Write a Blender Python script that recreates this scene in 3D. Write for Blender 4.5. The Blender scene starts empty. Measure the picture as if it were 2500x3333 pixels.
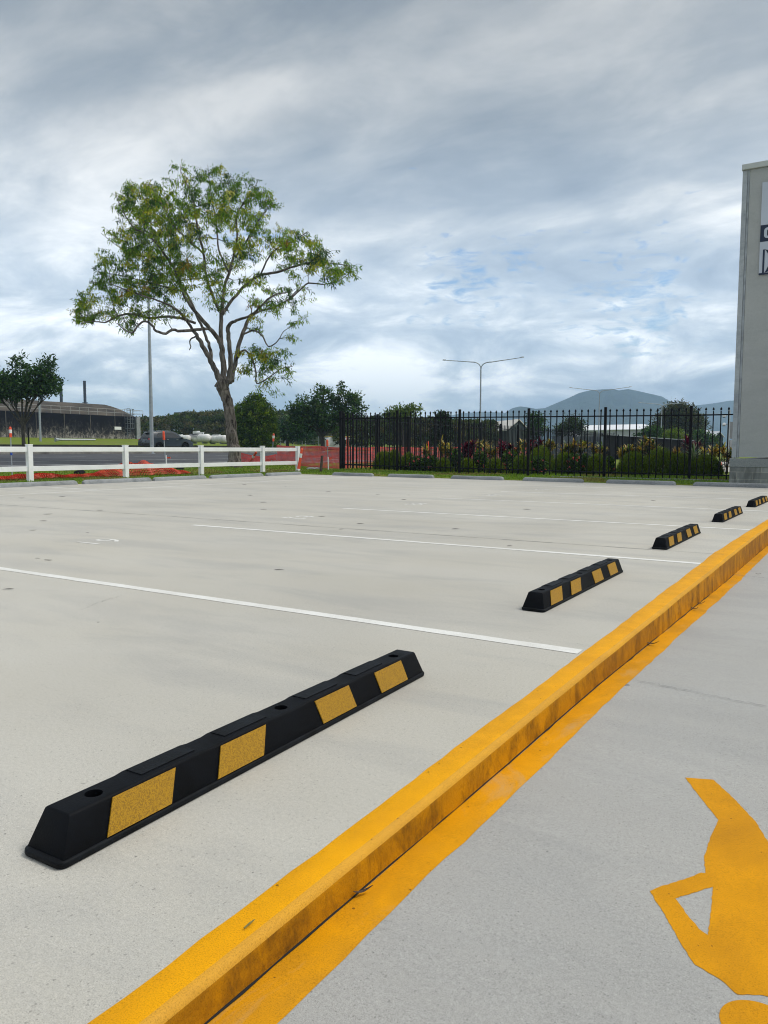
import bpy, bmesh, math, random
import numpy as np
from mathutils import Vector, Matrix
random.seed(11); rng = np.random.default_rng(7)
C = bpy.context.scene.collection
sc = bpy.context.scene
R = math.radians
# ------------------------------------------------------------------ camera model (also used to survey the place)
W, H = 2500, 3333
YAW, PITCH, ROLL, FPX, CAMH = .555123494, .0826403828, -.0023865516, 2482.83444, .92
_cy, _sy = math.cos(YAW), math.sin(YAW)
_F = Vector((-_sy*math.cos(PITCH), _cy*math.cos(PITCH), -math.sin(PITCH)))
_r = Vector((_cy, _sy, 0)); _d = _F.cross(_r)
_c, _s = math.cos(ROLL), math.sin(ROLL)
_R2 = _c*_r+_s*_d; _D2 = -_s*_r+_c*_d
EYE = Vector((0, 0, CAMH))
def ray(px, py): return _R2*((px-W/2)/FPX) + _D2*((py-H/2)/FPX) + _F
def at(px, py, dep): return EYE + ray(px, py)*dep
def onz(px, py, z=0.): v = ray(px, py); return EYE + v*((z-CAMH)/v.z)
def onY(px, py, Y): v = ray(px, py); return EYE + v*(Y/v.y)
def onX(px, py, X): v = ray(px, py); return EYE + v*(X/v.x)
def lerp(tab, x):
    if x <= tab[0][0]: return tab[0][1]
    for (a, u), (b, v) in zip(tab, tab[1:]):
        if x <= b: return u+(v-u)*(x-a)/(b-a)
    return tab[-1][1]
TX = [(-400, 2.9), (-130, 2.7), (-95, 2.35), (-74, 1.25), (-68, .95), (-60, .86), (-55, .8), (-39, .69), (-37.2, .66), (-37, .58), (-23.2, .27), (-22.8, .27), (-21.5, .2), (-18.8, .02), (-17, .02)]
def tz(x, y):
    if x < -17: return lerp(TX, x)
    if y > 22: return .02 + .11*max(0, min(1, (-9-x)/8))*max(0, min(1, (y-22)/2))
    return .02
def onT(px, py):
    v = ray(px, py); t = 5.
    while t < 500:
        p = EYE+v*t
        if p.z < tz(p.x, p.y): return p
        t += .05+t*.002
    return EYE+v*500
def ground(p): return Vector((p.x, p.y, tz(p.x, p.y)))
# ------------------------------------------------------------------ objects
def tag(o, label=None, cat=None, group=None, kind=None):
    if label: o['label'] = label
    if cat: o['category'] = cat
    if group: o['group'] = group
    if kind: o['kind'] = kind
    return o
def thing(name, label, cat, loc=(0, 0, 0), group=None, rz=0.):
    o = bpy.data.objects.new(name, None); C.objects.link(o); o.location = loc; o.rotation_euler = (0, 0, rz)
    o.empty_display_size = .2
    return tag(o, label, cat, group)
def copy_tree(o, parent=None):
    c = o.copy(); C.objects.link(c)
    if parent: c.parent = parent
    for ch in o.children: copy_tree(ch, c)
    return c
class MB:
    def __init__(s): s.v = []; s.f = []; s.m = []
    def add(s, vs, fs, mi=0):
        b = len(s.v); s.v += [tuple(x) for x in vs]
        for f in fs: s.f.append(tuple(b+i for i in f)); s.m.append(mi)
        return s
    def box(s, c, d, rz=0., mi=0, rot=None):
        c = Vector(c); q = rot or Matrix.Rotation(rz, 3, 'Z'); hx, hy, hz = d[0]/2, d[1]/2, d[2]/2
        vs = [c+q@Vector((x*hx, y*hy, z*hz)) for z in (-1, 1) for x, y in ((-1, -1), (1, -1), (1, 1), (-1, 1))]
        return s.add(vs, [(3, 2, 1, 0), (4, 5, 6, 7), (0, 1, 5, 4), (1, 2, 6, 5), (2, 3, 7, 6), (3, 0, 4, 7)], mi)
    def bar(s, a, b, w, h, mi=0):
        a, b = Vector(a), Vector(b); d = b-a
        q = d.to_track_quat('X', 'Z').to_matrix()
        return s.box((a+b)/2, (d.length, w, h), mi=mi, rot=q)
    def tube(s, pts, rad, n=8, mi=0, caps=True):
        pts = [Vector(p) for p in pts]
        if not hasattr(rad, '__len__'): rad = [rad]*len(pts)
        rings = []; ref = None
        for i, p in enumerate(pts):
            t = (pts[min(i+1, len(pts)-1)]-pts[max(i-1, 0)])
            if t.length < 1e-9: t = Vector((0, 0, 1))
            t.normalize()
            if ref is None: ref = t.orthogonal().normalized()
            ref = (ref - t*ref.dot(t))
            if ref.length < 1e-6: ref = t.orthogonal()
            ref.normalize(); u = t.cross(ref)
            rings.append([p+(ref*math.cos(2*math.pi*k/n)+u*math.sin(2*math.pi*k/n))*rad[i] for k in range(n)])
        vs = [v for r_ in rings for v in r_]; fs = []
        for i in range(len(pts)-1):
            for k in range(n): fs.append((i*n+k, i*n+(k+1) % n, (i+1)*n+(k+1) % n, (i+1)*n+k))
        if caps: fs.append(tuple(range(n-1, -1, -1))); fs.append(tuple((len(pts)-1)*n+k for k in range(n)))
        return s.add(vs, fs, mi)
    def lathe(s, prof, c, axis='Z', n=20, mi=0):
        c = Vector(c); vs = []; fs = []
        for (r_, z) in prof:
            for k in range(n):
                a = 2*math.pi*k/n; p = Vector((r_*math.cos(a), r_*math.sin(a), z))
                if axis == 'Y': p = Vector((p.x, p.z, -p.y))
                if axis == 'X': p = Vector((p.z, p.x, p.y))
                vs.append(c+p)
        for i in range(len(prof)-1):
            for k in range(n): fs.append((i*n+k, i*n+(k+1) % n, (i+1)*n+(k+1) % n, (i+1)*n+k))
        fs.append(tuple(range(n-1, -1, -1))); fs.append(tuple((len(prof)-1)*n+k for k in range(n)))
        return s.add(vs, fs, mi)
    def poly(s, pts, mi=0): return s.add(pts, [tuple(range(len(pts)))], mi)
    def prism(s, pts, off, mi=0):
        pts = [Vector(p) for p in pts]; off = Vector(off); n = len(pts)
        return s.add(pts+[p+off for p in pts], [tuple(range(n-1, -1, -1)), tuple(range(n, 2*n))]+[(i, (i+1) % n, n+(i+1) % n, n+i) for i in range(n)], mi)
    def sphere(s, c, r, nu=12, nv=8, sz=1., mi=0):
        return s.lathe([(max(1e-4, r*math.sin(math.pi*j/nv)), -r*sz*math.cos(math.pi*j/nv)) for j in range(nv+1)], c, 'Z', nu, mi)
    def build(s, name, mat, parent=None, origin=None, smooth=False, bevel=0., segs=2, recalc=True):
        o_ = Vector(origin) if origin is not None else (Vector(parent.location) if parent and parent.type == 'EMPTY' else Vector((0, 0, 0)))
        me = bpy.data.meshes.new(name); me.from_pydata([tuple(Vector(v)-o_) for v in s.v], [], s.f)
        for m in (mat if isinstance(mat, (list, tuple)) else [mat]): me.materials.append(m)
        me.polygons.foreach_set('material_index', s.m)
        if recalc or bevel:
            bm = bmesh.new(); bm.from_mesh(me)
            bmesh.ops.recalc_face_normals(bm, faces=bm.faces)
            if bevel:
                bmesh.ops.bevel(bm, geom=[e for e in bm.edges if e.is_manifold and e.calc_face_angle(0) > .5], offset=bevel, segments=segs, affect='EDGES', profile=.5, clamp_overlap=True)
            bm.to_mesh(me); bm.free()
        if smooth: smooth_by_angle(me, .7)
        o = bpy.data.objects.new(name, me); C.objects.link(o)
        if parent: o.parent = parent
        return o
def smooth_by_angle(me, ang):
    me.polygons.foreach_set('use_smooth', [True]*len(me.polygons))
    bm = bmesh.new(); bm.from_mesh(me)
    for e in bm.edges:
        e.smooth = not (len(e.link_faces) == 2 and e.calc_face_angle(0) > ang)
    bm.to_mesh(me); bm.free()
def npmesh(name, V, F, mat, parent=None, origin=None, col=None, smooth=False):
    o_ = np.array(origin if origin is not None else (parent.location if parent else (0, 0, 0)), float)
    me = bpy.data.meshes.new(name); V = np.asarray(V, float)-o_; F = np.asarray(F, np.int32); k = F.shape[1]
    me.vertices.add(len(V)); me.vertices.foreach_set('co', V.ravel().astype(np.float32))
    me.loops.add(F.size); me.loops.foreach_set('vertex_index', F.ravel())
    me.polygons.add(len(F)); me.polygons.foreach_set('loop_start', np.arange(0, F.size, k, dtype=np.int32))
    if smooth: me.polygons.foreach_set('use_smooth', np.ones(len(F), bool))
    if col is not None:
        a = me.color_attributes.new('tint', 'FLOAT_COLOR', 'POINT')
        a.data.foreach_set('color', np.concatenate([col, np.ones((len(V), 1))], 1).ravel().astype(np.float32))
    me.update(calc_edges=True); me.validate()
    me.materials.append(mat)
    o = bpy.data.objects.new(name, me); C.objects.link(o)
    if parent: o.parent = parent
    return o
# ------------------------------------------------------------------ materials
def nm(name):
    m = bpy.data.materials.new(name); m.use_nodes = True; nt = m.node_tree
    return m, nt, nt.nodes['Principled BSDF']
def N(nt, t, **kw):
    n = nt.nodes.new(t)
    for k, v in kw.items():
        if k.startswith('i_'): n.inputs[k[2:].replace('_', ' ')].default_value = v
        else: setattr(n, k, v)
    return n
def noise(nt, vec, scale, detail=4, rough=.55, dist=0.):
    n = N(nt, 'ShaderNodeTexNoise', i_Scale=scale, i_Detail=detail, i_Roughness=rough, i_Distortion=dist)
    nt.links.new(vec, n.inputs['Vector']); return n.outputs['Fac']
def noisec(nt, vec, scale):
    n = N(nt, 'ShaderNodeTexNoise', i_Scale=scale, i_Detail=4.); nt.links.new(vec, n.inputs['Vector']); return n.outputs['Color']
def ramp(nt, fac, stops):
    n = nt.nodes.new('ShaderNodeValToRGB'); e = n.color_ramp.elements
    while len(e) < len(stops): e.new(.5)
    for x, (p, c) in zip(e, stops):
        x.position = p; x.color = (c, c, c, 1) if not hasattr(c, '__len__') else (*c, 1)
    nt.links.new(fac, n.inputs['Fac']); return n.outputs['Color']
def mixc(nt, fac, a, b, mode='MIX'):
    n = N(nt, 'ShaderNodeMix', data_type='RGBA', blend_type=mode)
    for i, x in ((0, fac), (6, a), (7, b)):
        if isinstance(x, bpy.types.NodeSocket): nt.links.new(x, n.inputs[i])
        else: n.inputs[i].default_value = x if i == 0 else (*x, 1)
    return n.outputs[2]
def maths(nt, op, a, b=None, clamp=False):
    n = N(nt, 'ShaderNodeMath', operation=op, use_clamp=clamp)
    for i, x in ((0, a), (1, b)):
        if x is None: continue
        if isinstance(x, bpy.types.NodeSocket): nt.links.new(x, n.inputs[i])
        else: n.inputs[i].default_value = x
    return n.outputs[0]
def pos(nt, scale=(1, 1, 1)):
    g = nt.nodes.new('ShaderNodeNewGeometry')
    if scale == (1, 1, 1): return g.outputs['Position']
    m = N(nt, 'ShaderNodeMapping'); m.inputs['Scale'].default_value = scale
    nt.links.new(g.outputs['Position'], m.inputs['Vector']); return m.outputs[0]
def bump(nt, bs, h, strength, dist=.01):
    b = N(nt, 'ShaderNodeBump', i_Strength=strength, i_Distance=dist); nt.links.new(h, b.inputs['Height']); nt.links.new(b.outputs[0], bs.inputs['Normal'])
def pm(name, c, rough=.6, var=.15, scale=3., metal=0., bmp=0., bscale=60., c2=None, spec=.4, stretch=(1, 1, 1)):
    """plain surface with a little procedural unevenness"""
    m, nt, bs = nm(name); p = pos(nt, stretch)
    c2 = c2 or tuple(x*(1-var*2) for x in c)
    f = ramp(nt, noise(nt, p, scale, 6, .6), [(.3, 0.), (.7, 1.)])
    nt.links.new(mixc(nt, f, c2, tuple(min(1, x*(1+var*.3)) for x in c)), bs.inputs['Base Color'])
    bs.inputs['Roughness'].default_value = rough; bs.inputs['Metallic'].default_value = metal
    bs.inputs['Specular IOR Level'].default_value = spec
    if bmp: bump(nt, bs, noise(nt, p, bscale, 4), bmp)
    return m
def leafmat(name, trans=.35, rough=.45):
    m, nt, bs = nm(name)
    a = N(nt, 'ShaderNodeAttribute', attribute_name='tint'); nt.links.new(a.outputs['Color'], bs.inputs['Base Color'])
    bs.inputs['Roughness'].default_value = rough; bs.inputs['Specular IOR Level'].default_value = .3
    t = nt.nodes.new('ShaderNodeBsdfTranslucent')
    hs = N(nt, 'ShaderNodeHueSaturation', i_Saturation=1.15, i_Value=1.5); nt.links.new(a.outputs['Color'], hs.inputs['Color']); nt.links.new(hs.outputs[0], t.inputs['Color'])
    mx = N(nt, 'ShaderNodeMixShader'); mx.inputs[0].default_value = trans
    nt.links.new(bs.outputs[0], mx.inputs[1]); nt.links.new(t.outputs[0], mx.inputs[2])
    nt.links.new(mx.outputs[0], nt.nodes['Material Output'].inputs['Surface']); return m
def concrete(name, base, dark, warm, grain=1., grainsc=350., stain=.5):
    m, nt, bs = nm(name); p = pos(nt)
    big = ramp(nt, noise(nt, pos(nt, (.5, 1.3, 1)), .55, 5, .6, .6), [(.34, 0.), (.66, 1.)])
    col = mixc(nt, big, base, warm)
    med = ramp(nt, noise(nt, pos(nt, (.35, 1.1, 1)), 1.7, 6, .65, .4), [(.36, 1.), (.52, 0.)])
    col = mixc(nt, maths(nt, 'MULTIPLY', med, stain), col, dark)
    fg = ramp(nt, noise(nt, p, grainsc, 3, .7), [(.3, 1-.36*grain), (.5, 1.), (.72, 1+.2*grain)])
    col = mixc(nt, 1., col, fg, 'MULTIPLY')
    fg2 = ramp(nt, noise(nt, p, grainsc*.3, 4, .7), [(.34, 1-.13*grain), (.66, 1+.06*grain)])
    col = mixc(nt, 1., col, fg2, 'MULTIPLY')
    vo = N(nt, 'ShaderNodeTexVoronoi', i_Scale=26.); nt.links.new(p, vo.inputs['Vector'])
    sz = N(nt, 'ShaderNodeSeparateColor'); nt.links.new(vo.outputs['Color'], sz.inputs[0])
    thr = maths(nt, 'MULTIPLY', maths(nt, 'POWER', sz.outputs[0], 5.), .085)
    pit = maths(nt, 'LESS_THAN', vo.outputs['Distance'], thr)
    col = mixc(nt, maths(nt, 'MULTIPLY', pit, .6), col, (.07, .07, .075))
    v2 = N(nt, 'ShaderNodeTexVoronoi', i_Scale=grainsc*.36); nt.links.new(p, v2.inputs['Vector'])
    s2 = N(nt, 'ShaderNodeSeparateColor'); nt.links.new(v2.outputs['Color'], s2.inputs[0])
    pit2 = maths(nt, 'LESS_THAN', v2.outputs['Distance'], maths(nt, 'MULTIPLY', maths(nt, 'POWER', s2.outputs[0], 4.), .42*grain))
    col = mixc(nt, maths(nt, 'MULTIPLY', pit2, .42*grain), col, (.10, .10, .095))
    pit3 = maths(nt, 'LESS_THAN', v2.outputs['Distance'], maths(nt, 'MULTIPLY', maths(nt, 'POWER', s2.outputs[1], 6.), .40*grain))
    col = mixc(nt, maths(nt, 'MULTIPLY', pit3, .18), col, (.75, .74, .70))
    if grainsc > 100:
        v3 = N(nt, 'ShaderNodeTexVoronoi', i_Scale=2.6); nt.links.new(mixc(nt, .035, p, noisec(nt, p, 14.)), v3.inputs['Vector'])
        s3 = N(nt, 'ShaderNodeSeparateColor'); nt.links.new(v3.outputs['Color'], s3.inputs[0])
        sp_ = maths(nt, 'LESS_THAN', v3.outputs['Distance'], maths(nt, 'MULTIPLY', maths(nt, 'POWER', s3.outputs[0], 7.), .05))
        col = mixc(nt, maths(nt, 'MULTIPLY', sp_, .55), col, (.09, .09, .095))
        br_ = ramp(nt, noise(nt, pos(nt, (1, 1, 1)), .23, 4, .55, .8), [(.38, .93), (.62, 1.04)])
        col = mixc(nt, 1., col, br_, 'MULTIPLY')
    nt.links.new(col, bs.inputs['Base Color'])
    bs.inputs['Roughness'].default_value = .8; bs.inputs['Specular IOR Level'].default_value = .2
    bump(nt, bs, noise(nt, p, grainsc*.6, 3, .7), .25*grain, .003); return m
# ------------------------------------------------------------------ sky, sun, haze, camera
SUN_EL, SUN_AZ = R(57), R(62)          # azimuth from +Y towards +X
SD = Vector((math.sin(SUN_AZ)*math.cos(SUN_EL), math.cos(SUN_AZ)*math.cos(SUN_EL), math.sin(SUN_EL)))
def make_world():
    w = bpy.data.worlds.new('World'); sc.world = w; w.use_nodes = True; nt = w.node_tree
    bg = nt.nodes['Background']; bg.inputs['Strength'].default_value = .1
    sky = N(nt, 'ShaderNodeTexSky', sky_type='NISHITA', sun_disc=False, sun_elevation=SUN_EL, sun_rotation=SUN_AZ, air_density=1.2, dust_density=.6)
    tc = nt.nodes.new('ShaderNodeTexCoord'); d = tc.outputs['Generated']
    sep = nt.nodes.new('ShaderNodeSeparateXYZ'); nt.links.new(d, sep.inputs[0]); z = maths(nt, 'MAXIMUM', sep.outputs[2], 0.)
    zz = maths(nt, 'ADD', z, .13)
    cmb = nt.nodes.new('ShaderNodeCombineXYZ')
    nt.links.new(maths(nt, 'DIVIDE', sep.outputs[0], zz), cmb.inputs[0]); nt.links.new(maths(nt, 'DIVIDE', sep.outputs[1], zz), cmb.inputs[1])
    uv = cmb.outputs[0]
    def mp(v, s, l=(0, 0, 0), rz=0.):
        m = N(nt, 'ShaderNodeMapping'); m.inputs['Scale'].default_value = s; m.inputs['Location'].default_value = l; m.inputs['Rotation'].default_value = (0, 0, rz)
        nt.links.new(v, m.inputs['Vector']); return m.outputs[0]
    a = noise(nt, mp(uv, (.55, .75, 1), (3.1, 7.2, 0), .5), 1.15, 7, .5, .4)
    b = noise(nt, mp(uv, (.9, 1.5, 1), (1.7, 2.9, 3), .55), 2.4, 8, .6, .35)
    low = noise(nt, mp(d, (3.0, 3.0, 8.), (.4, .3, 1.3)), 2.2, 10, .58, .45)
    mixn = maths(nt, 'ADD', maths(nt, 'MULTIPLY', a, .68), maths(nt, 'MULTIPLY', b, .32))
    lowmask = ramp(nt, z, [(.10, 1.), (.30, 0.)])
    mx = nt.nodes.new('ShaderNodeMix'); mx.data_type = 'FLOAT'
    nt.links.new(lowmask, mx.inputs[0]); nt.links.new(mixn, mx.inputs[2]); nt.links.new(low, mx.inputs[3]); den = mx.outputs[0]
    shade = ramp(nt, den, [(.33, (.385, .48, .615)), (.43, (.545, .645, .77)), (.495, (.73, .815, .91)), (.545, (.97, 1.03, 1.09)), (.61, (1.30, 1.33, 1.35))])
    el = ramp(nt, z, [(0., 1.12), (.05, 1.05), (.12, 1.12), (.2, 1.08), (.29, .80), (.38, .56), (.5, .43), (.8, .62)])
    col = mixc(nt, 1., shade, el, 'MULTIPLY')
    # thin bright cloud round the sun
    nv = N(nt, 'ShaderNodeVectorMath', operation='DOT_PRODUCT'); nt.links.new(d, nv.inputs[0]); nv.inputs[1].default_value = SD
    glow = maths(nt, 'POWER', maths(nt, 'MAXIMUM', nv.outputs['Value'], 0.), 5.)
    g2 = N(nt, 'ShaderNodeVectorMath', operation='SCALE'); g2.inputs[0].default_value = (1.25, 1.2, 1.1); nt.links.new(glow, g2.inputs['Scale'])
    ad = N(nt, 'ShaderNodeVectorMath', operation='ADD'); nt.links.new(col, ad.inputs[0]); nt.links.new(g2.outputs[0], ad.inputs[1])
    sc10 = N(nt, 'ShaderNodeVectorMath', operation='SCALE'); nt.links.new(ad.outputs[0], sc10.inputs[0]); sc10.inputs['Scale'].default_value = 8.6
    # gaps where the blue shows: two places in the cloud sheet
    gap = None
    for (px, py, wdt) in ((1500, 915, 520), (2060, 965, 300), (1690, 850, 1800), (820, 790, 900)):
        v = ray(px, py).normalized()
        n2 = N(nt, 'ShaderNodeVectorMath', operation='DOT_PRODUCT'); nt.links.new(d, n2.inputs[0]); n2.inputs[1].default_value = v
        gg = maths(nt, 'POWER', maths(nt, 'MAXIMUM', n2.outputs['Value'], 0.), float(wdt))
        gap = gg if gap is None else maths(nt, 'MAXIMUM', gap, gg)
    gn = noise(nt, mp(d, (1., 1., 3.2), (5, 2, 1)), 26., 7, .6, .5)
    gm = ramp(nt, maths(nt, 'ADD', maths(nt, 'MULTIPLY', gap, .27), gn), [(.69, 0.), (.86, .9)])
    skb = N(nt, 'ShaderNodeVectorMath', operation='MULTIPLY'); nt.links.new(sky.outputs[0], skb.inputs[0]); skb.inputs[1].default_value = (.9, 1.05, 1.25)
    fin = mixc(nt, gm, sc10.outputs[0], skb.outputs[0])
    nt.links.new(fin, bg.inputs['Color'])
make_world()
sun = bpy.data.lights.new('sun', 'SUN'); sun.energy = 1.5; sun.angle = R(14); sun.color = (1., .95, .87)
so = bpy.data.objects.new('sun', sun); C.objects.link(so); so.rotation_euler = (-SD).to_track_quat('-Z', 'Y').to_euler(); so.location = SD*40
cam = bpy.data.cameras.new('camera'); co = bpy.data.objects.new('camera', cam); C.objects.link(co)
cam.sensor_fit = 'HORIZONTAL'; cam.sensor_width = 36.; cam.lens = 36.*FPX/W; cam.clip_end = 30000; cam.clip_start = .05
mw = Matrix((( _R2.x, -_D2.x, -_F.x, 0), (_R2.y, -_D2.y, -_F.y, 0), (_R2.z, -_D2.z, -_F.z, CAMH), (0, 0, 0, 1)))
co.matrix_world = mw; sc.camera = co
sc.view_settings.view_transform = 'Standard'; sc.view_settings.look = 'None'; sc.view_settings.gamma = 1.; sc.view_settings.exposure = .30
sc.render.engine = 'CYCLES'; sc.cycles.max_bounces = 6; sc.cycles.transparent_max_bounces = 8; sc.cycles.volume_bounces = 1; sc.cycles.use_denoising = True; sc.cycles.filter_width = 1.05
hz = MB().box((0, 1020, 120), (8600, 5960, 300))
hm = bpy.data.materials.new('haze'); hm.use_nodes = True; hn = hm.node_tree; hn.nodes.clear()
ho = hn.nodes.new('ShaderNodeOutputMaterial'); hv = hn.nodes.new('ShaderNodeVolumePrincipled')
hv.inputs['Density'].default_value = 3.0e-4; hv.inputs['Color'].default_value = (.50, .71, 1., 1); hn.links.new(hv.outputs[0], ho.inputs['Volume'])
tag(hz.build('haze', hm), kind='stuff')
# ------------------------------------------------------------------ materials
M = {}
M['slab'] = concrete('car_park_concrete', (.50, .483, .437), (.37, .363, .345), (.475, .452, .396), .85, 330., .5)
M['ramp'] = concrete('path_concrete', (.385, .384, .37), (.31, .312, .305), (.395, .385, .36), .9, 420., .45)
M['stone'] = concrete('cast_concrete', (.315, .33, .34), (.17, .18, .185), (.28, .29, .29), .8, 60., .7)
M['rubber'] = pm('black_rubber', (.0022, .0032, .0055), .62, .3, 9., bmp=.12, bscale=240., spec=.13)
M['rubber_worn'] = pm('worn_black_rubber', (.007, .009, .012), .62, .4, 14., bmp=.15, bscale=160., spec=.15)
M['dark'] = pm('hole_dark', (.006, .006, .007), .8)
M['white_pvc'] = pm('white_plastic', (.93, .93, .93), .35, .06, 2.)
M['black_steel'] = pm('black_powder_coat', (.0035, .0035, .006), .5, .2, 5., spec=.15)
M['galv'] = pm('galvanised_steel', (.42, .45, .47), .45, .12, 5., metal=.6)
M['lampsteel'] = pm('lamp_pole_steel', (.36, .40, .43), .5, .1, 3., metal=.3)
M['timber'] = pm('old_timber', (.10, .075, .055), .85, .3, 14.)
M['asphalt'] = pm('asphalt', (.058, .060, .066), .8, .14, .5, bmp=.2, bscale=90.)
M['gutter'] = pm('road_edge_concrete', (.20, .20, .20), .85, .2, 1.2)
M['dirtkerb'] = pm('kerb_old', (.24, .23, .21), .85, .3, 1.5)
M['roadpaint'] = pm('road_paint', (.62, .63, .62), .7, .15, 4.)
M['orange'] = pm('orange_plastic', (.86, .10, .035), .5, .1, 6.)
M['orangenet'] = pm('orange_net', (.92, .13, .11), .55, .18, 3.)
M['white_refl'] = pm('white_band', (.8, .8, .78), .4, .05, 6.)
M['whitepaint'] = pm('white_steel', (.78, .79, .80), .4, .06, 1.5)
M['leaf_dry'] = pm('dry_leaf', (.075, .05, .038), .7, .35, 30.)
M['leaf_dark'] = pm('dark_leaf', (.035, .03, .03), .6, .3, 30.)
def yellow(name, base, dirt, amt, streak=False, speck=True, nosew=False, wear=0.):
    m, nt, bs = nm(name); p = pos(nt)
    col = mixc(nt, ramp(nt, noise(nt, p, 9., 5, .6), [(.3, 0.), (.7, 1.)]), base, tuple(x*.86 for x in base))
    g = ramp(nt, noise(nt, pos(nt, (6., 1., .55) if streak else (1, .6, 1)), 7. if streak else 3.2, 8, .68, .5), [(.42, 0.), (.70, 1.)])
    col = mixc(nt, maths(nt, 'MULTIPLY', g, amt), col, dirt)
    if streak:
        g2 = ramp(nt, noise(nt, pos(nt, (1., 1., .4)), 34., 6, .75), [(.46, 0.), (.68, 1.)])
        col = mixc(nt, maths(nt, 'MULTIPLY', maths(nt, 'MULTIPLY', g2, g), .95), col, (.04, .022, .008))
        g3 = ramp(nt, noise(nt, pos(nt, (1., .5, 1.)), 1.9, 6, .6, .3), [(.45, 0.), (.72, 1.)])
        col = mixc(nt, maths(nt, 'MULTIPLY', g3, .55), col, (.20, .075, .012))
    col = mixc(nt, 1., col, ramp(nt, noise(nt, p, 330., 3, .75), [(.30, .62), (.48, .98), (.7, 1.1)]), 'MULTIPLY')
    if wear:
        wv = ramp(nt, noise(nt, pos(nt, (1, .45, 1)), 5.5, 7, .7, .6), [(.55, 0.), (.72, 1.)])
        col = mixc(nt, maths(nt, 'MULTIPLY', wv, wear), col, (.42, .35, .22))
    if speck:
        vo = N(nt, 'ShaderNodeTexVoronoi', i_Scale=44.); nt.links.new(p, vo.inputs['Vector'])
        sz = N(nt, 'ShaderNodeSeparateColor'); nt.links.new(vo.outputs['Color'], sz.inputs[0])
        pit = maths(nt, 'LESS_THAN', vo.outputs['Distance'], maths(nt, 'MULTIPLY', maths(nt, 'POWER', sz.outputs[0], 6.), .17))
        col = mixc(nt, maths(nt, 'MULTIPLY', pit, .8), col, (.12, .05, .01))
    nt.links.new(col, bs.inputs['Base Color']); bs.inputs['Roughness'].default_value = .55; bs.inputs['Specular IOR Level'].default_value = .08
    h = maths(nt, 'ADD', noise(nt, p, 70., 5, .7), maths(nt, 'MULTIPLY', noise(nt, pos(nt, (1, .5, 1)), 16., 4, .6), 1.5))
    bump(nt, bs, h, .5 if streak else .10, .004); return m
M['yel_top'] = yellow('yellow_paint', (.86, .395, .002), (.45, .18, .012), .35)
M['yel_nose'] = yellow('yellow_paint_highlight', (.72, .36, .035), (.42, .22, .05), .55)  # paler yellow paints the glancing highlight along the rounded nose
M['yel_face'] = yellow('yellow_paint_grimy_shaded', (.58, .245, .003), (.14, .056, .006), .88, True, False)  # streaks are grime; the darker base also paints in the upright side's shade
M['yel_low'] = yellow('yellow_paint_trodden', (.74, .325, .004), (.32, .16, .02), .6, wear=.4)
M['yel_fig'] = yellow('yellow_paint_figure', (.68, .30, .004), (.38, .165, .01), .55)
def refl():
    m, nt, bs = nm('yellow_reflective_sheet'); p = pos(nt)
    w = ramp(nt, noise(nt, p, 210., 2, .5, 1.4), [(.44, 0.), (.54, 1.)])
    nt.links.new(mixc(nt, w, (.26, .132, .001), (.43, .225, .001)), bs.inputs['Base Color']); bs.inputs['Roughness'].default_value = .45; return m
M['refl'] = refl()
def linepaint():
    m, nt, bs = nm('white_line_paint'); p = pos(nt)
    col = mixc(nt, ramp(nt, noise(nt, p, 2.2, 7, .7, .5), [(.4, 0.), (.75, 1.)]), (.76, .755, .72), (.60, .585, .54))
    col = mixc(nt, 1., col, ramp(nt, noise(nt, p, 300., 3, .7), [(.3, .8), (.6, 1.04)]), 'MULTIPLY')
    nt.links.new(col, bs.inputs['Base Color']); bs.inputs['Roughness'].default_value = .7; return m
M['line'] = linepaint()
def grassmat():
    m, nt, bs = nm('verge_turf'); p = pos(nt)
    a = ramp(nt, noise(nt, p, .9, 6, .6), [(.35, 0.), (.65, 1.)])
    col = mixc(nt, a, (.13, .20, .02), (.18, .21, .03))
    col = mixc(nt, ramp(nt, noise(nt, p, .33, 5, .6, .5), [(.55, 0.), (.7, .8)]), col, (.17, .135, .06))
    col = mixc(nt, 1., col, ramp(nt, noise(nt, p, 60., 3), [(.3, .6), (.7, 1.2)]), 'MULTIPLY')
    nt.links.new(col, bs.inputs['Base Color']); bs.inputs['Roughness'].default_value = .9; bs.inputs['Specular IOR Level'].default_value = .1
    bump(nt, bs, noise(nt, p, 30., 4), .6, .05); return m
M['turf'] = grassmat()
M['leaf'] = leafmat('foliage'); M['leaf_gum'] = leafmat('gum_foliage', .5, .4)
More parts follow.
